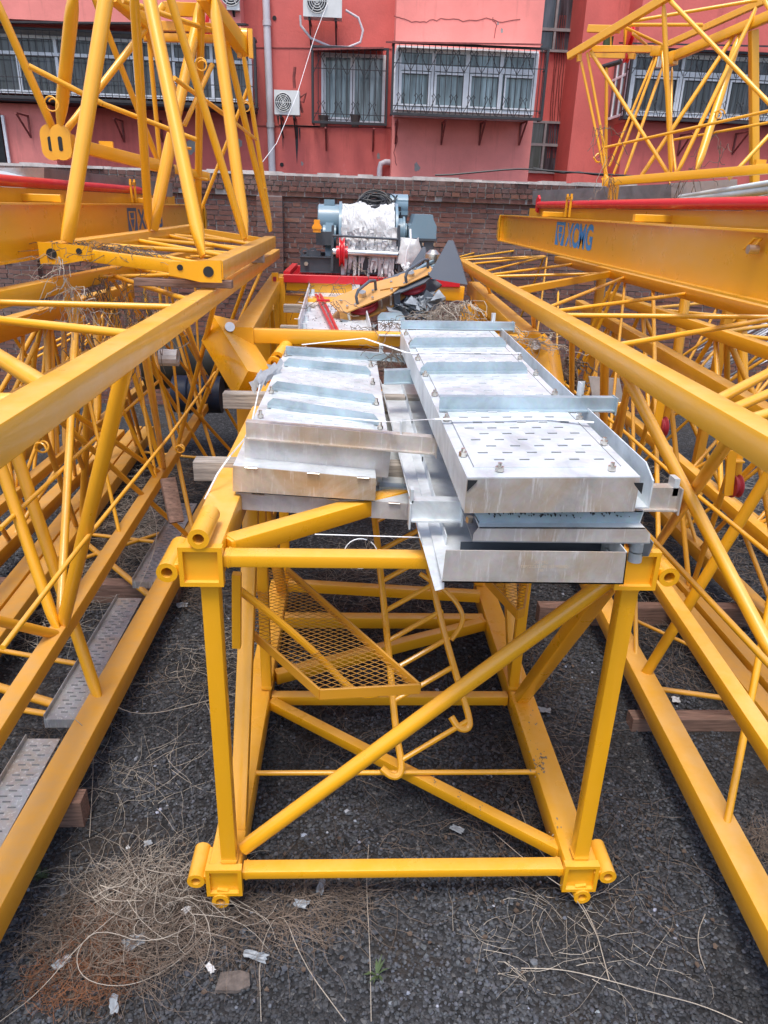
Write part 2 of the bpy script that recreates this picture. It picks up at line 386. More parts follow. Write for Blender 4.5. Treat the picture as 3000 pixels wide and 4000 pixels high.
# ---------------------------------------------------------------- apartment building
def building():
    t = thing('apartment_building', 'red stuccoed apartment block with caged bay windows beyond the brick wall', 'building', (0, 17, 0))
    YB, YF, YR, YS = 17.7, 17.0, 19.3, 18.1
    m = MB()
    m.box(-12, PY(1545, 300, YF)[0]+.01, YB, YB+3, 0, 10)               # back wall, left of the bay
    x1 = PY(2165, 300, YR)[0]
    m.box(3.0, 5.6, YR, YR+2, 0, 10)
    xs = PY(2258, 300, YS)[0]
    m.box(xs, 14, YS, YR+2.002, 0, 10)
    m.build('wall', M['pink'], t)
    m = MB(); xa, xb = PY(1540, 300, YF)[0], PY(2100, 300, YF)[0]
    m.box(xa, xb, YF, YB+2.9, 0, 10)
    m.build('bay_wall', M['pink_light'], t)
    m = MB()
    lb0 = PY(110, 500, 17.2)[0]
    m.box(-12, PY(940, 60, 17.2)[0], 17.2, YB-.002, PY(400, 90, 17.2)[2], 10)
    m.box(-12, PY(260, 500, 17.2)[0]-.3, 17.25, YB-.004, 0, PY(0, 400, 17.2)[2])
    m.build('bay_wall', M['pink_light'], t)
    m = MB(); xr = PY(2470, 300, 17.3)[0]; m.box(xr, 14, 17.3, YS-.002, 0, PY(2600, 480, 17.3)[2]); m.box(xr, 14, 17.3, YS-.002, PY(2600, 190, 17.3)[2], 10)
    m.build('bay_wall', M['pink'], t)
    # thin string lines in the stucco
    m = MB()
    for y in (186, 492):
        a, b = PY(1000, y, YB), PY(1530, y+6, YB); m.bar(a+V(0,-.004,0), b+V(0,-.004,0), .012, .02)
    m.build('plaster_joint', M['iron_red'], t)
    def window(x0, y0, x1, y1, Y, cols, rows, fm='frame_white', gm='glass', fw=.06, depth=.1, openings=()):
        a, b = PY(x0, y0, Y), PY(x1, y1, Y); X0, X1, Z1, Z0 = a[0], b[0], a[2], b[2]
        f = MB(); H = lambda z, w: f.box(X0, X1, Y-.03, Y+depth-.03, z-w/2, z+w/2)
        H(Z0+fw/2, fw); H(Z1-fw/2, fw)
        for c in [0]+list(cols)+[1]:
            x = X0+fw/2+(X1-X0-fw)*c; f.box(x-fw/2, x+fw/2, Y-.034, Y+depth-.034, Z0+fw, Z1-fw)
        for r in rows: z = Z0+(Z1-Z0)*r; f.box(X0+fw, X1-fw, Y-.038, Y+depth-.04, z-fw*.6, z+fw*.6)
        for (c0, c1, r0, r1) in openings:
            u0, u1 = X0+(X1-X0)*c0+.055, X0+(X1-X0)*c1-.03; w0, w1 = Z0+(Z1-Z0)*r0+.07, Z0+(Z1-Z0)*r1-.045; s = .035
            f.box(u0, u1, Y-.05, Y, w0, w0+s); f.box(u0, u1, Y-.05, Y, w1-s, w1); f.box(u0, u0+s, Y-.052, Y, w0+s, w1-s); f.box(u1-s, u1, Y-.052, Y, w0+s, w1-s)
        o = f.build('window', M[fm], t)
        p = MB(); p.box(X0+.02, X1-.02, Y+.02, Y+.03, Z0+.02, Z1-.02); p.build('pane', M[gm], o)
        return o, X0, X1, Z0, Z1
    def cage(o, X0, X1, Z0, Z1, Y, n, out=.35, side=(1, 1), rails=(.12, .72), curls=True, yb=None):
        f = MB(); Yc = Y-out; r = .010
        f.bar(V(X0,Yc,Z0), V(X1,Yc,Z0), .05, .05, r=.002); f.bar(V(X0,Yc,Z1), V(X1,Yc,Z1), .04, .04, r=.002)
        for q in (X0, X1): f.bar(V(q,Yc,Z0-.02), V(q,Yc,Z1+.02), .045, .045, r=.002)
        for k in rails: z = Z0+(Z1-Z0)*k; f.bar(V(X0,Yc,z), V(X1,Yc,z), .012, .014, r=.002)
        for i in range(1, n): x = X0+(X1-X0)*i/n; f.tube(V(x,Yc-.01,Z0), V(x,Yc-.01,Z1), .0075, 6)
        for s, q in zip(side, (X0, X1)):
            if not s: continue
            for k in (0, 1): z = Z0+(Z1-Z0)*k; f.bar(V(q,Yc,z), V(q,Y,z), .04, .04, r=.002)
            for k in rails: z = Z0+(Z1-Z0)*k; f.bar(V(q,Yc,z), V(q,Y,z), .02, .02, r=.002)
            for i in range(1, int(out/.12)+1): f.tube(V(q,Yc+i*.11,Z0), V(q,Yc+i*.11,Z1), r, 6)
        if curls:
            c = (X1-X0)/n; k = 1
            while k < n-1:
                for zc in (Z0+(Z1-Z0)*.18, Z0+(Z1-Z0)*.8):
                    x = X0+c*(k+.5)
                    for s in (-1, 1):
                        f.path([V(x+s*.16, Yc-.02, zc-.20), V(x+s*.06, Yc-.02, zc-.02), V(x+s*.01, Yc-.02, zc+.10), V(x+s*.05, Yc-.02, zc+.15), V(x+s*.08, Yc-.02, zc+.11), V(x+s*.05, Yc-.02, zc+.08)], .007, 4)
                k += 3
        f.build('window_grille', M['iron'], o)
    def canopy(x0, y0, x1, y1, Y, out=.55, mat='iron_red'):
        a, b = PY(x0, y0, Y-out), PY(x1, y1, Y-out); m = MB()
        m.prism([a, b, b+V(0, out, .07), a+V(0, out, .07)], V(0, 0, .03)); m.build('canopy', M[mat], t)
    # centre bay window
    Yw = YF-.75
    o, X0, X1, Z0, Z1 = window(1555, 185, 2080, 450, Yw, (.25, .5, .75), (.69,), openings=((0,.25,0,.67),(.25,.5,0,.67),(.5,.75,0,.67),(.75,1,0,.67)), fw=.075)
    m = MB(); m.box(X0-.02, X1+.02, Yw+.08, YF-.002, Z0-.05, Z0); m.box(X0-.02, X1+.02, Yw+.08, YF-.002, Z1, Z1+.05); m.build('bay_sill', M['frame_white'], t)
    s = MB(); 
    for q in (X0, X1):
        for k in range(3): yy = Yw+.08+k*.3; s.bar(V(q,yy,Z0), V(q,yy,Z1), .06, .06)
        for z in (Z0+.03, Z0+(Z1-Z0)*.69, Z1-.03): s.bar(V(q,Yw+.08,z), V(q,YF,z), .05, .05)
    s.build('side_frame', M['frame_white'], o)
    s = MB(); s.box(X0-.005, X0+.005, Yw+.1, YF, Z0, Z1); s.box(X1-.005, X1+.005, Yw+.1, YF, Z0, Z1); s.build('pane', M['glass'], o)
    cage(o, X0-.1, X1+.12, Z0-.1, Z1+.03, Yw, 26, .28)
    canopy(1510, 168, 2118, 178, Yw, .38)
    # window left of the bay
    o, X0, X1, Z0, Z1 = window(1255, 205, 1500, 488, YB-.05, (.5,), (), openings=((0,.5,0,1),), fw=.06)
    cage(o, X0-.16, X1+.02, Z0-.04, Z1+.02, YB-.05, 13, .5)
    canopy(1222, 196, 1500, 190, YB, .62)
    # caged glazing, upper left
    Yl = 16.9
    o, X0, X1, Z0, Z1 = window(-420, 112, 988, 402, Yl, tuple(i/9 for i in range(1, 9)), (.68,), gm='glass_dark')
    m = MB(); m.box(X0, X1, Yl+.09, 17.7, Z0-.12, Z0-.02); m.box(X0, X1, Yl+.09, 17.7, Z1+.02, Z1+.1); m.build('bay_sill', M['iron'], t)
    m = MB(); m.box(X1-.02, X1, Yl+.1, 17.7, Z0, Z1); m.build('pane', M['glass_dark'], o)
    cage(o, X0, X1+.1, Z0-.1, Z1+.05, Yl, 52, .3, (0, 1), (.08, .3, .62, .92), curls=False)
    canopy(-420, 84, 960, 98, Yl, .45, 'iron')
    # caged bay window at the right
    Yr = 17.0
    o, X0, X1, Z0, Z1 = window(2475, 205, 3300, 485, Yr, (.22, .43, .65, .85), (.69,), gm='glass_dark', openings=((0,.22,0,.67),(.22,.43,0,.67),(.43,.65,0,.67),(.65,.85,0,.67)), fw=.075)
    s = MB(); s.box(X0-.006, X0+.006, Yr+.1, YS, Z0, Z1); s.build('pane', M['glass_dark'], o)
    s = MB()
    for yy in (.1, .45, .85): s.bar(V(X0,Yr+yy,Z0), V(X0,Yr+yy,Z1), .06, .06)
    for z in (Z0+.03, Z0+(Z1-Z0)*.69, Z1-.03): s.bar(V(X0,Yr+.08,z), V(X0,YS,z), .05, .05)
    s.build('side_frame', M['frame_white'], o)
    m = MB(); m.box(X0, X1, Yr+.08, 17.31, Z0-.05, Z0); m.box(X0, X1, Yr+.08, 17.31, Z1, Z1+.06); m.build('bay_sill', M['iron'], t)
    cage(o, X0-.1, X1, Z0-.08, Z1+.03, Yr, 40, .28)
    canopy(2440, 172, 3350, 192, Yr, .38, 'iron')
    # plain stair windows in the recess
    for (x0, y0, x1, y1) in ((2112, -120, 2248, 208), (2062, 470, 2192, 680)):
        window(x0, y0, x1, y1, YR-.05, (.46,), (.55,) if y0 > 0 else (.28,), 'frame_grey', 'glass_dark', .05)
    # dark doorway, lower left, and bracket irons
    m = MB(); a, b = PY(-60, 440, 17.2), PY(28, 650, 17.2); m.box(a[0], b[0], 17.18, 17.24, b[2], a[2]); m.build('doorway', M['black'], t)
    m = MB(); a, b = PY(14, 450, 17.17), PY(34, 650, 17.17); m.box(a[0], b[0], 17.15, 17.2, b[2], a[2]); m.build('door_frame', M['frame_white'], t)
    for (x, y, Y) in ((1275, 505, YB), (1458, 508, YB), (1547, 475, YF), (1728, 478, YF), (1878, 480, YF), (2035, 480, YF), (478, 470, YB), (630, 470, YB), (2660, 525, YS-.8), (2875, 520, YS-.8), (110, 450, 17.2)):
        m = MB(); p = PY(x, y, Y); m.bar(p+V(0,-.02,0), p+V(0,-.02,-.42), .035, .03); m.bar(p+V(0,-.02,-.40), p+V(0,-.6,-.02), .03, .03); m.bar(p+V(0,-.6,-.02), p+V(0,-.02,-.02), .03, .03)
        m.build('bracket', M['iron_red'], t)
    # drain pipe
    m = MB(); a, b = PY(1038, -40, YB-.09), PY(1064, 690, YB-.09); m.tube(a, b, .075, 16)
    for k in (.18, .72): c = a+(b-a)*k; m.tube(c, c+V(0,0,.09), .088, 16)
    m.build('drain_pipe', M['pipe'], t)
    m = MB(); p = PY(1484, 640, YB-.1); m.path([p+V(.5,.05,.03), p+V(.12,0,.04), p+V(.02,0,0), p+V(0,0,-.1), p+V(0,0,-.4)], .06, 12); m.build('drain_outlet', M['pipe'], t)
    # cable conduit box strip by the right corner
    m = MB()
    for i in range(5):
        x = 2176+i*9; pts = [PY(x+random.uniform(-4, 4)-k*4, 60+k*62, YR-.03) for k in range(10)]; m.path(pts, .01, 4)
    m.build('wiring', M['iron_red'], t)
    # run-off stains have their own shape: thin dark flakes of dirt
    m = MB()
    for (x, y, h, w_) in ((1158, 488, 155, 12), (1098, 492, 40, 5), (1104, 530, 60, 3), (1085, 440, 50, 8), (1145, 440, 40, 5), (1170, 500, 60, 5)):
        a = PY(x, y, YB-.006); b = PY(x+2, y+h, YB-.006); hw = w_*YB/F/2
        m.add([a+V(-hw,0,0), a+V(hw,0,0), a*.5+b*.5+V(hw*.8,0,0), b, a*.5+b*.5+V(-hw*.7,0,0)], [(0,1,2,3,4)])
    a, b = PY(1090, 489, YB-.007), PY(1250, 495, YB-.007); m.bar(a, b, .006, .03, r=.001)
    m.build('run_off_stain', M['iron'], t, 0)
    for n_, pts, Y in (('a', ((1540,62),(1580,75),(1640,90),(1690,80),(1750,72),(1830,82),(1900,74),(1960,86),(2060,66)), YF), ('b', ((1545,470),(1552,540),(1540,600),(1550,662)), YF), ('c', ((1925,70),(1940,100),(1930,160)), YF)):
        m = MB(); P_ = []
        for (p, q) in zip(pts[:-1], pts[1:]):
            for k in range(4): P_.append(PY(p[0]+(q[0]-p[0])*k/4+random.uniform(-4,4), p[1]+(q[1]-p[1])*k/4+random.uniform(-5,5), Y-.003))
        m.path(P_, .007, 4); m.build('plaster_crack', M['iron_red'], t)
    m = MB()                                                             # bare cement patches where the paint has peeled
    for (x, y, s_, Y) in ((1478,610,9,YB), (1180,640,6,YB), (745,575,22,YB), (935,560,16,YB), (1960,120,7,YF), (1945,90,5,YF), (1630,655,14,YF)):
        c_ = PY(x, y, Y-.004); m.add([c_]+[c_+V(math.cos(a_)*s_*Y/F*random.uniform(.4,1), 0, math.sin(a_)*s_*1.6*Y/F*random.uniform(.4,1)) for a_ in np.linspace(0, 6.28, 12, endpoint=False)], [(0,1+j,1+(j+1) % 12) for j in range(12)])
    m.build('peeled_patch', M['mortar'], t, 0)
    for x in (1265, 1388):
        m = MB(); p = PY(x, 476, YB-.35); m.lathe(p+V(0,0,-.1), p+V(0,0,.12), ((0,.07),(1,.11),(1,.09)), 14); m.build('flower_pot', M['terracotta'], t)
    for (x, y) in ((1062+10, 70), (1101, 643)):
        m = MB(); p = PY(x, y, YB-.012); m.tube(p, p+V(0,.01,0), .042, 12); m.build('pipe_hole', M['black'], t)
building()
def ac_unit(x, y, wpx, hpx, Y, label, fanleft=True):
    a, b = PY(x, y, Y), PY(x+wpx, y+hpx, Y); X0, X1, Z1, Z0 = a[0], b[0], a[2], b[2]
    t = thing('air_conditioner', label, 'air conditioner', ((X0+X1)/2, Y, Z0), 'air conditioners on the red facade')
    m = MB(); m.box(X0, X1, Y, Y+.32, Z0, Z1); o = m.build('casing', M['ac'], t)
    R = (Z1-Z0)*.38; c = V(X0+(X1-X0)*.36, Y-.004, (Z0+Z1)/2)
    m = MB(); m.tube(c+V(0,.002,0), c+V(0,-.004,0), R, 28); m.build('fan_opening', M['iron'], t)
    m = MB()
    for k in (1, .78, .56, .34, .15):
        m.path([c+V(math.cos(i*math.pi/12)*R*k, -.02, math.sin(i*math.pi/12)*R*k) for i in range(24)], .007, 4, True)
    for i in range(6): m.tube(c+V(0,-.02,0), c+V(math.cos(i*1.047)*R, -.02, math.sin(i*1.047)*R), .006, 4)
    m.build('fan_guard', M['ac'], t)
    m = MB()
    for q in (X0+.12, X1-.12): m.bar(V(q,Y+.02,Z0-.03), V(q,17.7,Z0-.03), .04, .05); m.bar(V(q,Y+.05,Z0-.05), V(q,17.7,Z0-.38), .03, .03)
    m.build('bracket', M['iron'], t)
ac_unit(1070, 350, 100, 100, 17.1, 'white air conditioner low on the wall right of the drain pipe')
ac_unit(1183, -60, 152, 130, 17.1, 'air conditioner at the top edge above the small caged window')
ac_unit(880, -90, 56, 130, 17.1, 'air conditioner at the top edge left of the drain pipe')
m = MB(); m.path([PY(x, y, 17.4) for x, y in ((1173,60),(1175,100),(1215,150),(1290,182),(1360,185),(1408,165),(1418,120),(1400,70),(1350,40))], .024, 8)
solo('refrigerant_hose', m, M['pipe'], 'looping insulated hose below the upper air conditioner', 'hose')
m = MB(); m.path([PY(x, y, 17.4) for x, y in ((1152,262),(1148,300),(1150,345))], .03, 8); m.path([PY(x, y, 17.3) for x, y in ((1172,380),(1195,365),(1185,400),(1170,395),(1182,440))], .025, 8)
solo('refrigerant_hose', m, M['iron_red'], 'short dark hoses at the lower air conditioner', 'hose')
m = MB(); m.path([PY(x, y, Yy) for x, y, Yy in ((1280,10,16.6),(1230,140,15.6),(1160,370,14.5),(1080,560,13.2),(1020,640,12.2))], .0045, 6)
solo('hanging_cable', m, M['strap'], 'thin white cable slanting down across the red facade', 'cable')
m = MB(); m.path([PY(1700+i*65, y, 11.2) for i, y in enumerate((684,682,676,670,664,660,662,668,672,676,680,684,688,692))], .012, 5); m.path([PY(2080+i*60, y, 11.25) for i, y in enumerate((655,668,676,672,682,686))], .012, 5)
solo('hanging_cable', m, M['rubber'], 'black cables lying along the top of the brick wall', 'cable')

# ---------------------------------------------------------------- lattice helpers
def line(f, z, a, b, y0, y1):
    p, q = f(*a, z), f(*b, z); u = (q-p)/(q[1]-p[1]); return (p+u*(y0-p[1]), p+u*(y1-p[1]))
def chord(parent, ch, s, mat='yellow', name='chord', h=None):
    m = MB(); m.bar(ch[0], ch[1], s, s if h is None else h); return m.build(name, M[mat], parent)
def brace(parent, p, q, r, mat='yellow', pinch=1, name='brace'):
    m = MB(); m.tube(p, q, r, 14, pinch); return m.build(name, M[mat], parent)
def lace(parent, A, B, y0, y1, step, r, mat='yellow', ph=0):
    y = y0; k = ph
    while y+step < y1:
        a, b = (A, B) if k % 2 == 0 else (B, A)
        brace(parent, atY(a, y), atY(b, y+step), r, mat); y += step; k += 1
def pigtail(parent, p, R=.035):
    m = MB(); pts = []
    for i in range(22):
        a = i*.42; pts.append(p+V(math.cos(a)*R*(1-.012*i), i*.0035, math.sin(a)*R*(1-.012*i)))
    m.path(pts, .006, 6); m.build('hook', M['yellow'], parent)

# ---------------------------------------------------------------- left lower jibs
T1 = line(PZ, 2.44, (0,1690), (900,1105), .6, 9.4)
T2 = line(PZ, 2.46, (0,1165), (400,1075), 1.2, 9.2)
ML = line(PZ, .86, (175,2560), (625,1860), 1.0, 9.0)
G1 = line(PZ, .24, (330,2880), (530,2510), .5, 9.2)
G2 = line(PZ, .24, (240,2150), (490,1810), 1.0, 9.2)
AP = (V(-1.9, 1.0, 1.9), V(-1.95, 9.2, 1.9))
M2 = line(PZ, .86, (15,1965), (480,1575), 1.5, 9.2)
# ends near the camera leave the frame
t = thing('jib_section', 'long yellow lattice jib whose top chord crosses from the left edge toward the winch', 'crane jib', (-1.45, 5, 0), 'yellow jib sections stored on the ground')
JA = t
chord(t, T1, .105); chord(t, T2, .095, 'yellow'); chord(t, ML, .085, 'yellow_old')
for a, b, r in (((728,1160), (-60,1189), .017), ((560,1280), (-260,1215), .020), ((755,1148), (412,1048), .017), ((185,1480), (-290,1190), .030), ((125,1525), (-1500,1560), .030)):
    brace(t, on(T1, *a), on(T2, *b), r)
for y0, y1 in ((5.6, 6.5), (6.5, 7.3), (7.3, 8.0), (8.0, 8.8)):
    brace(t, atY(T1, y0), atY(T2, y1), .015); brace(t, atY(T2, y0+.1), atY(T1, y1+.1), .015)
for a, b, r in (((545,1410), (205,2440), .034), ((592,1370), (645,1835), .020), ((872,1165), (680,1752), .018), ((745,1265), (818,1545), .018)):
    brace(t, on(T1, *a), on(ML, *b), r)
lace(t, T1, ML, 6.9, 9.0, .7, .017)
for a, b, r in (((-290,1190), (600,1832), .020), ((-230,1150), (158,2438), .030), ((405,1070), (612,1828), .020), ((415,1060), (805,1545), .015), ((300,1085), (160,2430), .024)):
    brace(t, on(T2, *a), on(ML, *b), r, 'yellow')
for a, b, y in (((10,2530), (300,2150), None), ((300,2150), (665,1700), None), ((665,1700), (840,1455), None)):
    brace(t, PX(*a, -1.24), PX(*b, -1.24), .011, pinch=0)
for a, b in (((0,2065), (325,1757)), ((325,1757), (620,1488))):
    brace(t, PX(*a, -1.72), PX(*b, -1.72), .013, pinch=0)
for p in (PY(700, 1760, 5.4), PY(155, 1755, 4.0), PY(712, 1305, 7.0)): pigtail(t, p)
m = MB(); p, q = PX(215,2478,-1.52), PY(-60,2412,3.0); m.tube(q, p, .026, 14); m.build('strut', M['yellow_old'], t)

t = thing('jib_section', 'dusty yellow lattice jib lying low on the left gravel beside the perforated walkway strips', 'crane jib', (-1.9, 5, 0), 'yellow jib sections stored on the ground')
chord(t, G1, .145, 'yellow_old'); chord(t, (G2[0], G2[1]), .13, 'yellow_old'); chord(t, (G2[0]+V(-.15,0,0), G2[1]+V(-.15,0,0)), .13, 'yellow_old'); chord(t, AP, .10)
for a, b, r in (((-5,1590), (310,2719), .034), ((85,1490), (660,2055), .020), ((560,1395), (845,1735), .018), ((640,1340), (690,2052), .020)):
    brace(t, on(AP, *a), on(G1, *b), r, 'yellow' if r > .03 else 'yellow_old')
lace(t, AP, G1, 6.6, 9.0, .75, .018, 'yellow_old')
for a, b, r in (((350,1400), (300,2025), .030), ((90,1500), (270,2045), .022), ((200,1500), (202,1815), .02), ((470,1370), (545,1720), .022), ((430,1370), (490,1710), .03)):
    brace(t, on(AP, *a), on(G2, *b), r, 'yellow_old')
for a, b, r in (((650,2083), (290,2080), .017), ((285,2757), (-40,2690), .028), ((265,2772), (-60,2785), .018), ((845,1760), (500,1745), .016)):
    brace(t, on(G1, *a), on(G2, *b), r, 'yellow_old', 0)
brace(t, on(G2, 300, 2090), on(G1, 450, 2255), .024, 'yellow_old', 0); brace(t, on(G2, 60, 2140), on(G1, 650, 1940), .017, 'yellow_old', 0); brace(t, on(G1,255,2500), on(G2,100,2600), .017, 'yellow_old',0)

t = thing('jib_section', 'third yellow lattice jib at the far left, seen through the nearer jibs', 'crane jib', (-2.9, 6, 0), 'yellow jib sections stored on the ground')
C3 = line(PZ, 2.0, (0,1290), (560,1120), 2.5, 9.0); C3b = line(PZ, 2.12, (0,1420), (300,1250), 2.5, 8.5); D3 = (V(-3.7, 3, .3), V(-3.7, 9, .3)); D4 = (V(-2.9, 3, .25), V(-2.9, 9, .25))
chord(t, C3, .12, h=.16); chord(t, M2, .085, 'yellow_old'); chord(t, D3, .13, 'yellow_old'); chord(t, D4, .13, 'yellow_old')
for i, (a, b, r) in enumerate((((105,1290), (60,1930), .018), ((190,1260), (190,1790), .028), ((210,1260), (215,1780), .022), ((270,1260), (250,1760), .025), ((380,1180), (365,1640), .04), ((410,1140), (480,1550), .022), ((560,1110), (600,1450), .02), ((620,1100), (640,1420), .02), ((40,1300), (310,1710), .015), ((0,1390), (20,1900), .018))):
    brace(t, on(C3, *a), on(M2, *b), r, 'yellow_old' if i % 2 else 'yellow')
lace(t, C3, D3, 3.2, 8.8, .9, .022, 'yellow_old'); lace(t, M2, D4, 4.2, 8.8, .8, .02, 'yellow_old', 1)
lace(t, C3b, M2, 3.0, 8.4, .62, .015, 'yellow_old', 1); lace(t, C3, D4, 3.4, 8.8, .7, .016, 'yellow_old', 1)
for a, b in (((85,1400), (350,1265)), ((105,1415), (350,1285))): brace(t, PY(*a, 7.6), PY(*b, 8.2), .012, pinch=0)

# perforated walkway strips by the left ground chord
def strip_deck(parent, y0, y1, x0, x1, z, lip):
    m = MB(); m.box(x0, x1, y0, y1, z, z+.004); m.box(x0, x0+.004, y0, y1, z+.004, z+lip); m.box(x0-.0015, x1, y0-.003, y0-.0005, z-.05, z+.006)
    m.cur = 1; y = y0+.06; k = 0
    while y < y1-.05:
        for i in range(2 if k % 2 else 2):
            cx_ = x0+(x1-x0)*((.33, .72) if k % 2 else (.5, .9))[i]
            if cx_+.02 < x1: m.box(cx_-.018, cx_+.018, y, y+.005, z+.004, z+.009)
        y += .036; k += 1
    return m
lace(JA, T2, ML, 4.6, 9.0, .55, .013, 'yellow', 1)
for i, (a, b, lab) in enumerate(((2.2, 3.22, 'perforated grey walkway strip at the left edge beside the dusty ground chord'), (3.38, 4.75, 'longer perforated grey walkway strip half covered by dry vines on the left'), (5.0, 6.6, 'farthest perforated walkway strip under the left jibs'))):
    g1x = atY(G1, (a+b)/2)[0]; m = strip_deck(None, a, b, g1x-.255, g1x-.078, .30, .035)
    solo('walkway_strip', m, [M['galv_mid'], M['slot']], lab, 'walkway', 'perforated walkway strips by the left jib')
def timber(x0, x1, y0, y1, z0, z1, label, mat='wood_brown', rot=0):
    m = MB(); m.bar(V(x0,(y0+y1)/2-rot,(z0+z1)/2), V(x1,(y0+y1)/2+rot,(z0+z1)/2), y1-y0, z1-z0, r=.003)
    return solo('timber_block', m, M[mat], label, 'timber', 'timber blocks under the steelwork')
timber(-2.7, -1.34, 2.9, 3.0, .0, .165, 'timber block poking out under the left ground chord')
timber(-2.8, -1.36, 5.2, 5.32, .0, .165, 'timber block under the left ground chord beside the mast section')
a = PZ(2468, 2830, .05); timber(a[0], 4.5, a[1]-.01, a[1]+.09, .0, .095, 'long brown timber beam on the gravel under the right jib')
timber(1.5, 4.2, 4.9, 5.0, .0, .165, 'brown timber sleeper farther back under the right jib')
# ---------------------------------------------------------------- right lower jibs
R1 = line(PZ, 2.38, (2000,1145), (3000,1742), .6, 9.6)
R2 = line(PZ, 2.47, (2170,1012), (3000,1226), 1.5, 9.4)
MR = line(PZ, .90, (2590,2305), (2990,2900), 1.0, 9.0)
H1 = line(PZ, .24, (2600,2833), (2933,3466), .5, 9.2)
H2 = (V(2.72, 1.5, .24), V(2.72, 9.2, .24))
AR = line(PZ, 1.97, (2170,1133), (2790,1500), 1.5, 9.2)
MR2 = line(PZ, .92, (2490,1665), (3000,2105), 1.5, 9.2)
t = thing('jib_section', 'long yellow lattice jib on the right, top chord descending to the right edge', 'crane jib', (1.8, 5, 0), 'yellow jib sections stored on the ground')
chord(t, R1, .10); chord(t, R2, .085); chord(t, MR, .085)
for a, b, r in (((1785,985), (1960,960), .013), ((1790,993), (2030,982), .013), ((1795,997), (2125,1000), .013), ((1822,1020), (2130,1003), .013), ((1880,1047), (2130,1008), .013), ((1900,1052), (2242,1037), .014), ((1905,1057), (2385,1070), .014), ((2135,1175), (2440,1088), .014), ((2150,1182), (2685,1160), .014), ((2165,1192), (3040,1262), .015), ((2385,1310), (3040,1270), .015), ((2800,1512), (3300,1290), .020), ((2850,1552), (3450,1350), .018), ((2910,1582), (3700,1400), .018)):
    brace(t, on(R1, *a), on(R2, *b), r)
m = MB(); m.bar(on(R1, 2010, 1112), on(R2, 2385, 1085), .045, .06); m.build('cross_beam', M['yellow'], t)
brace(t, on(R1, 2392, 1400), PX(3060, 2640, 1.50), .026)
for a, b, r in (((2865,1690), (2560,2175), .024), ((2470,1460), (2455,1790), .016), ((2455,1440), (2495,1880), .018), ((2350,1380), (2430,1900), .024), ((2225,1300), (2325,1700), .018), ((1900,1060), (2060,1480), .016), ((1830,1025), (1985,1380), .016), ((2080,1190), (2175,1560), .018)):
    brace(t, on(R1, *a), on(MR, *b), r)
for a, b, r in (((2400,1100), (2235,1560), .017), ((2420,1105), (2280,1560), .017), ((2437,1100), (2462,1880), .013), ((2535,1150), (2700,2200), .016), ((2135,1010), (2132,1480), .013), ((2125,1005), (1990,1380), .013), ((1960,970), (1955,1290), .012), ((1950,970), (1880,1200), .012)):
    brace(t, on(R2, *a), on(MR, *b), r)
brace(t, PX(2420,1670,1.95), PX(2655,1878,1.95), .012, pinch=0); brace(t, PX(2655,1878,1.95), PX(3010,2170,1.95), .012, pinch=0)
brace(t, PX(2150,1455,1.95), PX(2420,1670,1.95), .012, pinch=0)
brace(t, PX(2490,2045,1.42), PX(3020,2612,1.42), .013, pinch=0)
for p in (PY(2432, 1600, 4.6),): pigtail(t, p)
t = thing('jib_section', 'yellow lattice jib lying lowest on the right gravel across the brown timber', 'crane jib', (2.1, 5, 0), 'yellow jib sections stored on the ground')
chord(t, H1, .135); chord(t, H2, .12, 'yellow_old'); chord(t, (H2[0]+V(-.17,0,0), H2[1]+V(-.17,0,0)), .12, 'yellow_old'); chord(t, AR, .10)
for a, b, r in (((3060,1740), (2509,2656), .032), ((2475,1300), (2488,2615), .015), ((2990,1850), (2890,3244), .018), ((2330,1230), (2330,2300), .015), ((2180,1140), (2190,1980), .015)):
    brace(t, on(AR, *a), on(H1, *b), r)
lace(t, AR, H2, 2.6, 9, .8, .020, 'yellow_old'); lace(t, AR, H1, 6.0, 9, .8, .016)
for a, b, r in (((2528,2681), (3200,2676), .017), ((2370,2356), (3010,2640), .013), ((2300,2210), (2860,2200), .014), ((2180,1990),(2700,2080),.014)):
    brace(t, on(H1, *a), on(H2, *b), r, 'yellow_old', 0)
t = thing('jib_section', 'third yellow lattice jib behind the others at the right edge', 'crane jib', (3.4, 5, 0), 'yellow jib sections stored on the ground')
K1 = (V(3.1, 2.5, 2.1), V(3.1, 9, 2.1)); K2 = (V(4.0, 2.5, .24), V(4.0, 9, .24)); K3 = (V(4.2, 2.5, 2.1), V(4.2, 9, 2.1)); K4 = (V(3.15, 2.5, .24), V(3.15, 9, .24))
chord(t, MR2, .095); chord(t, K1, .1); chord(t, K2, .12, 'yellow_old'); chord(t, K3, .1); chord(t, K4, .12, 'yellow_old')
brace(t, PY(2895,1200,6.6), PY(2905,1560,6.4), .045, pinch=0); brace(t, PY(2680,1150,7.4), PY(2640,1420,7.2), .05, pinch=0)
lace(t, K1, MR2, 2.8, 9, .85, .022); lace(t, K1, K2, 3, 9, 1.0, .025, 'yellow_old', 1); lace(t, K1, K3, 3, 9, .8, .018); lace(t, MR2, K4, 3.0, 8.9, .7, .018, 'yellow_old', 1)
lace(t, K3, MR2, 3.0, 8.9, .6, .016, 'yellow_old'); lace(t, K3, K4, 3.2, 8.9, .75, .016, 'yellow_old', 1)
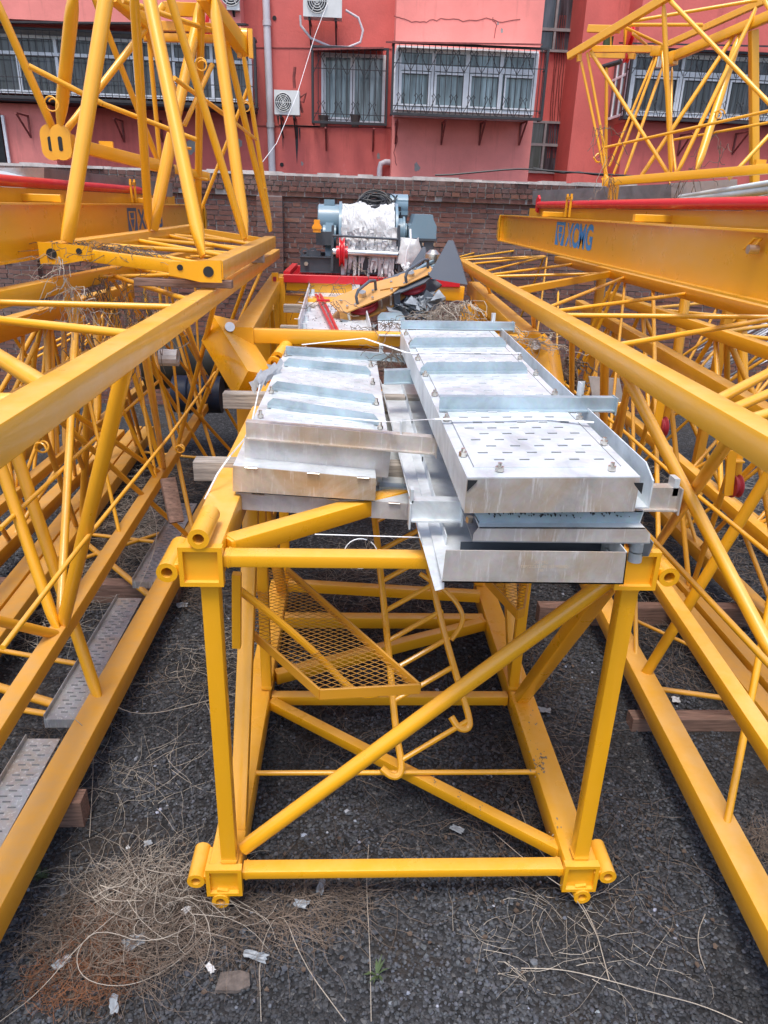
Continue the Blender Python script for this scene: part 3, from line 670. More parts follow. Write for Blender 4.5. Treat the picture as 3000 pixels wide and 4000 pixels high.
# rope sheave hangers on the right
for (x, y, xb, yb, Yd, lab) in ((2590,1530,2560,1700,4.6,'yellow rope guide with red wheel hanging under the right top chord, nearer the panels'), (2860,1760,2845,1935,4.0,'yellow rope guide with red wheel and pierced plate near the right edge')):
    p, q = PY(x, y, Yd), PY(xb, yb, Yd); t = thing('rope_guide', lab, 'pulley', q, 'rope guides on the right jib')
    m = MB(); m.bar(p, q, .055, .012, up=V(0,1,0), r=.002); m.bar(p+V(.075,.05,0), q+V(.075,.05,0), .04, .012, up=V(0,1,0), r=.002); m.bar(p+V(0,.03,-.07), p+V(.09,.03,-.07), .07, .012, r=.002); m.build('bracket_plate', M['yellow'], t)
    c = q+V(.045, .03, .05); m = MB(); m.lathe(c+V(-.022,0,0), c+V(.022,0,0), ((0,.03),(0,.07),(.15,.07),(.4,.056),(.6,.056),(.85,.07),(1,.07),(1,.03))); m.build('wheel', M['red_dull'], t)
    m = MB(); m.bar(c+V(-.05,-.02,.02), c+V(-.05,-.02,-.04), .05, .02); m.build('bolt_plate', M['chrome'], t)

# ---------------------------------------------------------------- front mast section
XL, XR, ZB, ZT, YF0, YB0 = -.535, 1.085, .187, 1.77, 2.40, 5.15
def mast():
    t = thing('mast_section', 'square yellow tower crane mast section in the centre foreground with pin lugs at its corners', 'crane mast', (.27, 3.7, 0))
    s = .145
    for x in (XL, XR):
        for z in (ZB, ZT):
            m = MB(); m.bar(V(x,YF0+.014,z), V(x,YB0,z), s, s, r=.016); m.build('chord', M['yellow'] if z > 1 else M['yellow_new'], t)
            # end frame, recessed face
            m = MB(); h = s/2+.007; k = h-.017
            for dx0, dx1, dz0, dz1 in ((-h,h,k,h), (-h,h,-h,-k), (-h,-k,-k,k), (k,h,-k,k)): m.box(x+dx0, x+dx1, YF0-.006, YF0+.03, z+dz0, z+dz1)
            m.build('end_frame', M['yellow_new'], t)
            sx = -1 if x < 0 else 1; sz = 1 if z > 1 else -1
            L = .22 if z > 1 else .17
            for c, off in ((V(x+sx*.122, 0, z-sz*.02), 0), (V(x+sx*.0, 0, z+sz*.116), 1)):
                if z < 1 and off == 1: c = V(x+sx*.02, 0, z-.108); L2 = .09
                else: L2 = L
                m = MB(); m.sleeve(V(c[0],YF0-.012,c[2]), V(c[0],YF0+L2,c[2]), .039, .0205, 28); m.build('pin_sleeve', M['yellow_new'], t)
                m = MB(); d = nrm(V(x,0,z)-c)
                m.bar(V(c[0],YF0+L2*.48,c[2])+d*.03, V(c[0],YF0+L2*.48,c[2])+d*.058, L2*.96, .05, up=V(d[2],0,-d[0]) if True else None, r=.003)
                m.build('sleeve_web', M['yellow_new'], t)
    # front frame
    def mk(p, q, w_, h_, n, mat='yellow_new', up=None):
        m = MB(); m.bar(p, q, w_, h_, up, r=.006); d = nrm(q-p)
        for e, sg in ((p, 1), (q, -1)):                                  # weld bead round each end
            for k in range(2): m.bar(e+d*sg*(.012+k*.006), e+d*sg*(.018+k*.006), w_+.008-.004*k, h_+.008-.004*k, up, r=.009)
        m.build(n, M[mat], t)
    mk(V(XL+.08,YF0+.05,ZT+.015), V(XR-.08,YF0+.05,ZT+.015), .072, .05, 'cross_bar')
    mk(V(XL+.08,YF0+.05,ZB+.02), V(XR-.08,YF0+.05,ZB+.02), .07, .046, 'cross_bar')
    mk(V(XL+.02,YF0+.06,ZB+.08), V(XL+.02,YF0+.06,ZT-.08), .068, .068, 'post')
    mk(V(XR+.0,YF0+.06,ZB+.08), V(XR-.0,YF0+.06,ZT-.08), .068, .068, 'post')
    m = MB(); m.tube(V(XL+.08,YF0+.10,ZB+.10), V(XR-.04,YF0+.12,ZT-.09), .034, 20); m.build('diagonal_tube', M['yellow_new'], t)
    # sides
    mk(V(XL+.03,YF0+.25,ZB+.05), V(XL+.03,YF0+1.25,ZT-.06), .075, .07, 'side_brace', 'yellow', V(0,0,1))
    mk(V(XL+.03,YF0+1.35,ZT-.06), V(XL+.03,YB0-.15,ZB+.06), .075, .07, 'side_brace', 'yellow')
    mk(V(XR-.02,YF0+.15,ZT-.08), V(XR-.02,YF0+1.25,ZB+.05), .07, .075, 'side_brace')
    mk(V(XR-.02,YF0+1.4,ZB+.06), V(XR-.02,YB0-.15,ZT-.06), .075, .07, 'side_brace', 'yellow')
    for x in (XL+.05, XR-.05):
        mk(V(x,YF0+1.33,ZB+.08), V(x,YF0+1.33,ZT-.08), .06, .06, 'post', 'yellow')
        mk(V(x,YB0-.06,ZB+.08), V(x,YB0-.06,ZT-.08), .07, .07, 'post', 'yellow')
    # ground and top lattice
    mk(V(XL+.08,YF0+1.28,ZB), V(XR-.05,YF0+.15,ZB+.005), .06, .06, 'floor_brace')
    mk(V(XL+.08,YF0+1.33,ZB), V(XR-.08,YF0+1.33,ZB), .065, .065, 'cross_bar', 'yellow')
    mk(V(XL+.08,YF0+1.55,ZB), V(XR-.08,YF0+2.2,ZB+.01), .07, .08, 'floor_brace', 'yellow')
    mk(V(XL+.08,YF0+2.25,ZB), V(XR-.08,YF0+2.25,ZB), .08, .09, 'cross_bar', 'yellow')
    mk(V(XL+.08,YF0+2.6,ZB+.1), V(XR-.08,YF0+2.45,ZB+.1), .07, .08, 'cross_bar', 'yellow')
    mk(V(XL+.08,YB0-.06,ZT), V(XR-.08,YB0-.06,ZT), .08, .08, 'cross_bar', 'yellow')
    mk(V(XL+.07,YF0+.14,ZT+.015), V(XR-.08,YF0+1.35,ZT+.0), .085, .075, 'top_brace')
    mk(V(XL+.08,YF0+1.33,ZT), V(XR-.08,YF0+1.33,ZT), .07, .07, 'cross_bar', 'yellow')
    mk(V(XR-.08,YF0+1.4,ZT), V(XL+.08,YF0+2.5,ZT), .07, .07, 'top_brace', 'yellow')
    a, b = PZ(1005, 3008, .26), PZ(2055, 3000, .26); m = MB(); m.tube(V(XL+.06,a[1],.24), V(XR-.06,a[1],.24), .014, 12); m.build('tie_rod', M['yellow_new'], t)
    # side ladder bracket bits
    a = PY(925, 2240, 2.95); b = PY(925, 2525, 2.95)
    m = MB(); m.bar(a, b, .04, .04); m.build('handrail_post', M['yellow_new'], t)
mast()
def scuff(parent, spots, z, mat, seed):
    random.seed(seed); m = MB()
    for (x, y, sp, n, big) in spots:
        for i in range(n):
            c_ = PZ(x+random.gauss(0, sp*.5), y+random.gauss(0, sp), z); s_ = big*random.uniform(.2, 1)
            m.add([c_+V(math.cos(a_)*s_*random.uniform(.3, 1), math.sin(a_)*s_*1.6*random.uniform(.3, 1), 0) for a_ in np.linspace(0, 6.28, 7, endpoint=False)], [(0,1,2,3,4,5,6)])
    o = m.build('paint_wear', M[mat], parent, 0); o['kind'] = 'stuff'; return o
mast_t = [o for o in bpy.data.objects if o.name == 'mast_section'][0]
M['scuff'] = plain('grey_scuff', (.30,.24,.16), .8); M['chip'] = plain('dark_chip', (.07,.055,.05), .8)
scuff(mast_t, ((2105,2985,30,26,.010), (2080,2850,60,16,.007), (2060,2700,50,10,.006), (2170,3240,40,12,.008)), ZB+.0745, 'scuff', 3)
scuff(mast_t, ((2108,2985,14,30,.0035), (2075,2860,50,8,.003)), ZB+.0755, 'chip', 4)
scuff(mast_t, ((1700,3045,10,8,.006), (1795,3110,8,6,.006), (1880,3160,10,6,.006)), ZB+.042, 'scuff', 5)
def PL(a, b): # ladder plane, leaning back inside the mast
    y0, y1 = 2080, 3000
    return PY(a, b, 3.75-(b-y0)/(y1-y0)*.75)
t = thing('access_ladder', 'yellow tube ladder with rounded rails slanting inside the mast section', 'ladder', PL(1560, 2980))
def rail(pts, r=.019, name='rail', n=10):
    # smooth the polyline
    P = [np.array(p) for p in pts]
    for _ in range(2):
        Q = [P[0]]
        for a, b in zip(P[:-1], P[1:]): Q += [a*.75+b*.25, a*.25+b*.75]
        P = Q+[P[-1]]
    m = MB(); m.path(P, r, n); m.build(name, M['yellow_new'], t)
rail([PL(1455,1950), PL(1471,2082), PL(1520,2560), PL(1545,2850), PL(1570,2985), PL(1562,3030), PL(1530,3035), PL(1490,3000)])
rail([PL(1610,1930), PL(1635,2041), PL(1720,2420), PL(1785,2650), PL(1838,2815), PL(1828,2850), PL(1790,2845), PL(1762,2800)])
for i in range(9):
    v = .03+i*.118
    a = PL(1458+v*112, 2010+v*985); b = PL(1615+v*225, 1930+v*905)
    m = MB(); m.tube(a, b, .0145, 10); m.build('rung', M['yellow_new'], t)
rail([PL(1640,2240), PL(1760,2320), PL(1812,2400), PL(1800,2450), PL(1762,2500)], .014, 'hoop')
t = thing('guard_rail', 'bent yellow handrail sloping down beside the ladder inside the mast section', 'handrail', PY(925, 2525, 3.2))
rail([PY(935,2305,3.0), PY(1060,2400,3.05), PY(1246,2562,3.1), PY(1370,2695,3.1), PY(1440,2722,3.1), PY(1520,2692,3.1)], .019, 'rail')
m = MB(); m.tube(PY(935,2305,3.0), PY(925,2330,2.97), .014); m.build('bracket', M['yellow_new'], t)
# expanded metal platform
def platform(label, poly, z, base, edge_from, nrm_pitch=.031):
    P = [PZ(x, y, z) for x, y in poly]; t = thing('mesh_platform', label, 'platform', np.mean(P, 0), 'expanded metal platforms in the mast')
    m = MB(); poly2 = [(p[0], p[1]) for p in P]
    def clip(p, d):
        ts = []
        for i in range(len(poly2)):
            a, b = np.array(poly2[i]), np.array(poly2[(i+1) % len(poly2)]); e = b-a
            den = d[0]*e[1]-d[1]*e[0]
            if abs(den) < 1e-9: continue
            tt = ((a[0]-p[0])*e[1]-(a[1]-p[1])*e[0])/den; uu = ((a[0]-p[0])*d[1]-(a[1]-p[1])*d[0])/den
            if 0 <= uu <= 1: ts.append(tt)
        return (min(ts), max(ts)) if len(ts) >= 2 else None
    c = np.mean(np.array(poly2), 0)
    for ang in (32, 148):
        d = V(math.cos(math.radians(ang)), math.sin(math.radians(ang))); nn = V(-d[1], d[0])
        for k in range(-40, 41):
            p = c+nn*k*nrm_pitch; cl = clip(p, d)
            if cl: a, b = p+d*cl[0], p+d*cl[1]; m.bar(V(*a, z), V(*b, z), .0028, .0036, r=.001)
    m.build('expanded_mesh', M['mesh'], t)
    for i in edge_from:
        m = MB(); m.bar(P[i]+V(0,0,.0), P[(i+1) % len(P)]+V(0,0,.0), .012, .055, r=.002); m.build('edge_angle', M['yellow_old'], t)
platform('diamond mesh platform hanging at an angle inside the mast section', [(985,2225), (1120,2225), (1640,2690), (1250,2712), (985,2475)], .95, None, (1, 2, 3, 4))
platform('small diamond mesh panel under the right walkway stack', [(1900,2270), (2065,2270), (2045,2390), (2020,2400)], 1.05, None, (1, 2, 3))

# ---------------------------------------------------------------- rear section carrying the winch
def rear():
    t = thing('slewing_frame', 'wide yellow frame section behind the mast section, carrying the red winch frame', 'crane frame', (.3, 7, 0))
    Z = 2.10
    La, Lb = PZ(950, 1320, Z), PZ(1100, 1070, 2.16); Lb = La+(Lb-La)*((9.2-La[1])/(Lb[1]-La[1]))
    Ra, Rb = PZ(2075, 1345, Z), PZ(1780, 1060, 2.14); Rb = Ra+(Rb-Ra)*((9.2-Ra[1])/(Rb[1]-Ra[1]))
    mk = lambda p, q, w_, h_, n, mat='yellow': (lambda m: (m.bar(p, q, w_, h_), m.build(n, M[mat], t)))(MB())
    mk(La, Lb, .15, .15, 'rail'); mk(Ra, Rb, .15, .15, 'rail')
    mk(V(La[0],La[1],.08), V(Lb[0],Lb[1],.08), .15, .15, 'rail', 'yellow_old'); mk(V(Ra[0],Ra[1],.08), V(Rb[0],Rb[1],.08), .15, .15, 'rail', 'yellow_old')
    mk(La+V(.07,.06,.01), V(Ra[0]-.07,La[1]+.06,Ra[2]+.01), .08, .10, 'cross_beam')
    for y in (.05, 1.6, 2.9):
        a = La+(Lb-La)*(y/(Lb[1]-La[1])); b = Ra+(Rb-Ra)*(y/(Rb[1]-Ra[1]))
        mk(V(a[0],a[1],.15), a+V(0,0,-.07), .14, .12, 'post'); mk(V(b[0],b[1],.15), b+V(0,0,-.07), .14, .12, 'post')
        if y > 1: mk(a+V(.02,.35,-.05), V(a[0],a[1]+1.2,.4), .1, .1, 'brace'); mk(b+V(-.02,.35,-.05), V(b[0],b[1]+1.2,.4), .1, .1, 'brace')
    # hinged leg plates
    for (p, q, sg) in ((PY(868,1302,5.55), PY(985,1490,5.1), 1), (PY(2105,1375,5.45), PY(2125,1520,5.15), -1)):
        m = MB(); d = nrm(q-p); m.bar(p-d*.03, q+d*.06, .23, .23, up=V(.8*sg, -.8, .5), r=.006); m.build('hinged_leg', M['yellow_new'], t)
        m = MB(); c = p+(q-p)*.06+V(.055*sg,-.11,.065); m.tube(c, c+V(.02*sg,-.06,.03), .035, 16); m.build('hinge_pin', M['chrome'], t)
    for x, y in ((1085,1400), (1070,1420)):
        p = PY(x, y, 5.2); m = MB(); m.sleeve(p, p+V(.05,.22,.05), .05, .024, 20); m.build('pin_sleeve', M['yellow_new'], t)
    # box block left under the red frame
    a, b = PY(1078,1085,8.45), PY(1115,1260,8.45); mk(V(a[0]+.05,8.5,b[2]-.3), V(a[0]+.05,8.5,a[2]), .10, .10, 'post')
    a, b = PY(1120,1085,8.5), PY(1690,1130,8.5); mk(a+V(0,0,-.05), b+V(.35,0,-.04), .10, .16, 'cross_beam')
    a = PY(1860,1200,8.3); mk(a+V(0,0,.02), V(a[0],a[1],.3), .35, .2, 'post'); a = PY(1135,1150,8.6); mk(a, V(a[0],a[1],.3), .3, .2, 'post')
    # yellow packing beams under the tray
    for (x0, y0, x1, y1, Yd) in ((1150,1140,1480,1215,7.7), (1080,1275,1480,1300,6.5)):
        a, b = PY(x0, y0, Yd), PY(x1, y1, Yd); mk(a+V(.1,0,-.1), V(b[0], a[1], a[2]-.1), .25, .10, 'packing_beam')
rear()

# ---------------------------------------------------------------- timbers under the panels
for (x0, x1, y, Yd, lab) in ((758, 1640, 1838, 3.3, 'weathered timber beam across the mast section under the left panel stack, nearer end'), (872, 1640, 1565, 4.45, 'weathered timber beam across the mast section, second from the front'), (1095, 1250, 1290, 6.2, 'weathered timber under the tray with red rods, nearer one'), (1108, 1230, 1205, 7.1, 'weathered timber under the tray with red rods, farther one')):
    a = PY(x0, y, Yd); b = PY(x1, y, Yd); m = MB(); m.bar(V(a[0],Yd+.03,a[2]), V(b[0],Yd+.03,a[2]), .09, .095 if Yd < 5 else .07, r=.002)
    solo('timber_beam', m, M['wood'], lab, 'timber', 'timber beams across the steelwork')

# ---------------------------------------------------------------- galvanised walkway panels
class Q4:
    """panel frame: u across, v back, w up"""
    def __init__(s, a, b, c, d): s.a, s.b, s.c, s.d = map(np.array, (a, b, c, d)); s.n = nrm(np.cross(s.b-s.a, s.d-s.a))
    def P(s, u, v, w=0): return (s.a*(1-u)+s.b*u)*(1-v)+(s.d*(1-u)+s.c*u)*v+s.n*w
    def box(s, m, u0, u1, v0, v1, w0, w1):
        lo = [s.P(u0,v0,w0), s.P(u1,v0,w0), s.P(u1,v1,w0), s.P(u0,v1,w0)]; hi = [s.P(u0,v0,w1), s.P(u1,v0,w1), s.P(u1,v1,w1), s.P(u0,v1,w1)]
        m.add(lo+hi, [(3,2,1,0),(4,5,6,7),(0,1,5,4),(1,2,6,5),(2,3,7,6),(3,0,4,7)])
def deck(t, q, h, slots=((.12,.88),(.04,.96)), rows=22, colsn=5, bolts=()):
    W = np.linalg.norm(q.b-q.a); L = np.linalg.norm(q.d-q.a)
    m = MB(); q.box(m, 0, 1, 0, 1, -.004, 0)
    eu, ev = .006/W, .006/L
    q.box(m, .06, .94, .03, .97, .0005, .0035)
    m.cur = 1
    q.box(m, .935, .94, .03, .97, .0036, .0042); q.box(m, .06, .065, .03, .97, .0036, .0042)
    for i in range(rows):
        v = slots[1][0]+(slots[1][1]-slots[1][0])*(i+.5)/rows
        for k in range(colsn):
            u = slots[0][0]+(slots[0][1]-slots[0][0])*(k+(.25 if i % 2 else .75))/colsn
            m.cur = 0; q.box(m, u-.032, u+.032, v+.004/L, v+.012/L, .0035, .0075)
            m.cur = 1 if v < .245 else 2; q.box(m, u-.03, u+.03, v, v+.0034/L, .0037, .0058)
    m.build('deck_plate', [M['galv'], M['slot'], M['slot_pale']], t)
    m = MB(); q.box(m, 0, 1, -eu*0, ev*.5, -h, -.004); m.build('front_skirt', M['galv_stain'], t)
    m = MB(); q.box(m, 0, 1, 1-ev*.5, 1, -h, -.004); m.build('rear_skirt', M['galv'], t)
    for u0, u1 in ((0, eu), (1-eu, 1)):
        m = MB(); q.box(m, u0, u1, ev*.5, 1-ev*.5, -h, -.004); m.build('side_skirt', M['galv'], t)
    for u, v in bolts:
        m = MB(); p = q.P(u, v, .003); m.tube(p, p+V(0,0,.014), .014, 6); m.tube(p+V(0,0,.012), p+V(0,0,.026), .007, 10); m.build('bolt', M['chrome'], t)
def rib(t, p, q, h=.056, d=.045, cut=True, name='rib', mat='galv_blue'):
    """upright steel angle lying across a panel, corners cut off"""
    u = nrm(q-p); L = np.linalg.norm(q-p); c = .03 if cut else 0; m = MB(); up = V(0,0,1)
    a, b, cc, dd = p, q, q-u*c+up*h, p+u*c+up*h
    m.prism([a, b, b+up*(h-c if cut else h), cc, dd, a+up*(h-c if cut else h)] if cut else [a, b, b+up*h, a+up*h], V(0,.005,0))
    m.prism([a+V(0,.005,0)-up*0, b+V(0,.005,0), b+V(0,d,0), a+V(0,d,0)], up*.005)
    m.prism([a+V(0,-.012,0), b+V(0,-.012,0), b, a], up*.012)
    return m.build(name, M[mat], t)
def arm(t, p, q, h, d, stub=None, mat='galv_blue', endcap=True, sdz=.055):
    m = MB(); m.prism([p, q, q+V(0,0,h), p+V(0,0,h)], V(0,.006,0)); m.prism([p+V(0,.006,h-.006), q+V(0,.006,h-.006), q+V(0,d,h-.006), p+V(0,d,h-.006)], V(0,0,.006)); m.prism([p, q, q+V(0,-.02,0), p+V(0,-.02,0)], V(0,0,.006))
    if endcap: m.prism([q+V(-.003,-.024,-.012), q+V(-.003,d,-.012), q+V(-.003,d,h+.004), q+V(-.003,-.024,h+.004)], V(.006,0,0))
    o = m.build('cross_angle', M[mat], t)
    if stub is not None:
        s = p+(q-p)*stub+V(0,.01,h); m = MB(); m.box(s[0]-.018, s[0]-.012, s[1], s[1]+.05, s[2], s[2]+sdz); m.box(s[0]-.012, s[0]+.01, s[1]+.044, s[1]+.05, s[2], s[2]+sdz); m.build('lug', M['galv'], t)
GRP = 'galvanised walkway panels strapped on the mast section'
# right stack, top panel
Zr = 2.25
FL, FR, BR, BL = PZ(1825,1865,Zr), PZ(2502,1862,Zr), PZ(1925,1287,Zr), PZ(1565,1290,Zr)
t = thing('galvanised_walkway', 'top panel of the right stack, perforated galvanised deck facing the camera', 'walkway panel', (FL+BR)/2-V(0,0,.12), GRP)
q1 = Q4(FL, FR, BR, BL); W1 = 1
bl = [(.2,.018),(.86,.018),(.03,.07),(.965,.11),(.03,.22),(.965,.22),(.03,.36),(.965,.36),(.03,.50),(.97,.5),(.03,.64),(.97,.64),(.03,.8),(.97,.8),(.03,.93)]
deck(t, q1, .118, rows=36, bolts=bl)
m = MB(); a = PZ(2548,1905,Zr-.01); w_ = V(.055,0,0)
for p, qq in ((FR, BR),):
    m.prism([p+V(.05,.02,-.115), qq+V(.05,0,-.115), qq+V(.05,0,.015), p+V(.05,.10,.015), p+V(.05,.02,-.02)], V(.005,0,0)); m.prism([p+V(.002,.02,-.115), p+V(.05,.02,-.115), qq+V(.05,0,-.115), qq+V(.002,0,-.115)], V(0,0,.005))
m.build('kick_plate', M['galv'], t)
for x_, s_ in ((FL[0]+.002, 1), (FR[0]-.002, -1)):
    m = MB(); m.prism([V(x_,FL[1]+.003*0-.003,Zr-.008), V(x_+s_*.03,FL[1]-.003,Zr-.008), V(x_+s_*.026,FL[1]-.003,Zr-.016), V(x_,FL[1]-.003,Zr-.045)], V(0,.002,0)); m.build('corner_notch', M['black'], t)
for (x0, y0, x1, y1) in ((1600,1357,1975,1354), (1642,1460,2058,1457)):
    rib(t, PZ(x0,y0,Zr+.004), PZ(x1,y1,Zr+.004))
arm(t, PZ(1715,1603,Zr+.004), PZ(2398,1606,Zr+.004), .055, .04, .82); arm(t, PZ(1565,1284,Zr+.004), PZ(2005,1290,Zr+.004), .05, .05, .83)
# second panel, upside down
def rect_front(tl, tr, br, bl, Yf): return [PY(*c, Yf) for c in (tl, tr, br, bl)]
t = thing('galvanised_walkway', 'upturned panel with blue grey rust-flaked lip, second from top in the right stack', 'walkway panel', PY(2180,2050,2.4), GRP)
a, b, c, d = rect_front((1842,1998), (2512,1996), (2490,2058), (1880,2058), 2.17); m = MB(); m.prism([a, b, c, d], V(0,.005,0)); m.build('front_skirt', M['galv_blue'], t)
m = MB(); m.prism([a, b, b+V(0,2.75,0), a+V(0,2.75,0)], V(0,0,-.004)); m.build('deck_plate', M['galv'], t)
m = MB(); m.prism([a, d, d+V(0,2.75,0), a+V(0,2.75,0)], V(.004,0,0)); m.prism([b, c, c+V(0,2.75,0), b+V(0,2.75,0)], V(.004,0,0)); m.build('side_skirt', M['galv'], t)
m = MB(); 
for i in range(60): 
    x = random.uniform(1900, 2470); y = random.uniform(1999, 2013)+(random.random()**4)*20; p = PY(x, y, 2.166); s = random.uniform(.002, .005); m.add([p+V(-s,0,s), p+V(s,0,s*.7), p+V(s*.4,0,-s*1.4)], [(0,1,2)])
m.build('rust_flakes', M['iron'], t, 0)
t = thing('galvanised_walkway', 'panel with chamfered lip third from the top of the right stack', 'walkway panel', PY(2180,2100,2.4), GRP)
a, b, c, d = rect_front((1872,2060), (2520,2062), (2540,2120), (1848,2112), 2.13); m = MB(); e = PY(1850,2088,2.13); m.prism([a, b, PY(2540,2085,2.13), c, d, e], V(0,.005,0)); m.build('front_skirt', M['galv_stain'], t)
m = MB(); m.prism([a, b, b+V(0,2.7,0), a+V(0,2.7,0)], V(0,0,-.004)); m.build('deck_plate', M['galv'], t)
m = MB(); p = PY(2540,2122,2.14); r0 = PY(2550,2120,2.14); m.prism([r0, r0+V(0,.5,0), r0+V(0,.5,-.05), r0+V(0,.12,-.11), r0+V(0,.02,-.06)], V(.004,0,0)); m.prism([d, c, c+V(0,2.7,0), d+V(0,2.7,0)], V(0,0,-.004)); m.build('side_skirt', M['galv_dull'], t)
for k in (0, .028): m = MB(); p = PY(2485,2150,2.22)+V(0,0,-k*1.4); m.tube(p, p+V(0,0,.034), .024, 16); m.build('spacer_tube', M['galv'], t)
m = MB(); p = PY(1833,2040,2.2); m.tube(p, p+V(0,0,.02), .012, 6); m.build('bolt', M['chrome'], t)
t = thing('walkway_tray', 'lowest tray of the right stack, stamped lettering on its stained front lip', 'walkway panel', PY(2090,2270,2.4), GRP)
a, b, c, d = rect_front((1742,2150), (2452,2158), (2436,2283), (1727,2275), 2.07); m = MB(); m.prism([a, b, c, d], V(0,.005,0)); m.build('front_skirt', M['galv_stain'], t)
m = MB(); m.prism([d, c, c+V(0,2.9,0), d+V(0,2.9,0)], V(0,0,.005)); m.build('deck_plate', M['galv'], t)
m = MB(); m.prism([b, c, c+V(0,.006,0)*0+V(0,2.9,0), b+V(0,2.9,0)], V(-.004,0,0)); m.build('side_skirt', M['galv'], t)
m = MB(); e1, e2 = PY(1800,2118,2.3), PY(2440,2118,2.3); m.prism([e1, e2, e2+V(0,0,-.10), e1+V(0,0,-.10)], V(0,.005,0)); m.build('gap_shade_plate', M['dark_grey'], t)  # added dark plate, stands in for the shade under the upper panel
m = MB(); p = PY(2395,2160,2.22); m.sleeve(p+V(0,0,-.05), p+V(0,0,.012), .026, .021, 20); m.build('spacer_tube', M['galv'], t)
m = MB()
for k in range(4): p = PY(1905+k*95, 2125, 2.35); m.box(p[0]-.025, p[0]+.025, p[1], p[1]+.008, p[2], p[2]+.006)
m.build('slot_row', M['chrome'], t)
LET = (a, b, c, d)
# long white side channel left of the right stack
t = thing('side_channel', 'long white galvanised channel along the left of the right stack, end open towards the camera', 'steel channel', PY(1700,2290,2.3), GRP)
a, b, c, d = PZ(1650,2130,1.885), PZ(1738,2140,1.885), PZ(1565,1500,1.90), PZ(1490,1500,1.90)
b2, c2 = b+V(0,0,.05), c+V(0,0,.05)
m = MB(); m.add([a, b, c, d, a+V(0,0,-.004), b+V(0,0,-.004), c+V(0,0,-.004), d+V(0,0,-.004)], [(0,1,2,3),(4,5,6,7),(0,1,5,4)]); m.build('web', M['galv'], t)
m = MB(); m.prism([b, c, c2, b2], V(.004,0,0)); m.build('flange', M['galv'], t)
m = MB(); m.prism([a, d, d+V(-.012,0,.03), a+V(-.012,0,.03)], V(.004,0,0)); e0 = PY(1650,2130,2.2); m.add([a, b, PY(1735,2300,2.1), PY(1700,2308,2.1)], [(0,1,2,3)]); m.build('lip', M['galv'], t)
for v in (.1, .35, .6, .8):
    m = MB(); p = b*(1-v)+c*v+V(-.004,0,.03); m.tube(p, p+V(.003,0,0), .012, 12); m.build('bolt_hole', M['black'], t)
# arms that stick out either side
t = thing('cross_arm', 'short galvanised arm with upturned end sticking out right of the stack', 'steel arm', PY(2590,1990,2.45), 'galvanised cross arms between the stacks')
arm(t, PY(2500,1990,2.42), PY(2640,1992,2.42), .085, .05, None, 'galv_stain'); p = PY(2650,1918,2.42); m = MB(); m.box(p[0]-.02, p[0], 2.42, 2.47, p[2]-.02, p[2]+.045); m.build('lug', M['galv'], t)
t = thing('cross_arm', 'galvanised arm joining the bottom of the left stack to the right stack', 'steel arm', PY(1700,2040,2.5), 'galvanised cross arms between the stacks')
arm(t, PY(1605,2032,2.42), PY(1800,2035,2.42), .075, .05, None, 'galv'); p = PY(1612,1945,2.42); m = MB(); m.box(p[0]-.008, p[0]+.004, 2.42, 2.46, p[2]-.02, p[2]+.03); m.box(p[0]-.01, p[0]-.004, 2.41, 2.46, p[2]-.12, p[2]-.02); m.build('lug', M['galv'], t)
t = thing('cross_arm', 'galvanised arm end in the gap between the stacks, farther back', 'steel arm', PY(1530,1490,4.2), 'galvanised cross arms between the stacks')
arm(t, PY(1500,1500,4.1), PY(1660,1495,4.1), .075, .06, None)
t = thing('cross_arm', 'small channel arm in the gap between the stacks near the timber', 'steel arm', PY(1560,2000,3.0), 'galvanised cross arms between the stacks')
arm(t, PY(1480,1925,3.1), PY(1650,1935,3.1), .03, .06, 0.02)

# left stack
YL_ = 3.02; BK = 2.3
def lpanel(label, tl, tr, br, bl, Yf, mat='galv_stain', backlen=2.2, deckp=True):
    a, b, c, d = rect_front(tl, tr, br, bl, Yf); t = thing('galvanised_walkway', label, 'walkway panel', (a+b+c+d)/4+V(0,1,0), GRP)
    m = MB(); m.prism([a, b, c, d], V(0,.005,0)); m.build('front_skirt', M[mat], t)
    n = V(0, backlen, 0)
    m = MB(); m.prism([a+V(0,.006,0), b+V(0,.006,0), b+n, a+n], V(0,0,-.004)); m.build('deck_plate', M['galv'], t)
    for p, r in ((a, d), (b, c)): m = MB(); m.prism([p+V(0,.006,-.004), r+V(0,.006,0), r+n, p+n+V(0,0,-.004)], V(.004 if p is a else -.004,0,0)); m.build('side_skirt', M['galv'], t)
    for k in (.12, .55, .9):
        p = a+(b-a)*k; m = MB(); m.bar(p+V(-.02,-.004,.002), p+V(.03,-.004,-.001), .016, .006, r=.002); m.build('weld_bead', M['chrome'], t)
    return t, a, b, c, d
tlz = PY(968,1640,YL_)[2]
A0, B0 = PY(958,1704,YL_), PY(1527,1764,YL_)
t, a, b, c, d = lpanel('top panel of the left stack, ribbed galvanised deck tilting to the right', (955,1707), (1526,1764), (1516,1866), (955,1817), YL_+.02, 'galv_pale')
bl_, br_ = PY(1113,1335,4.95), PY(1467,1400,4.8)
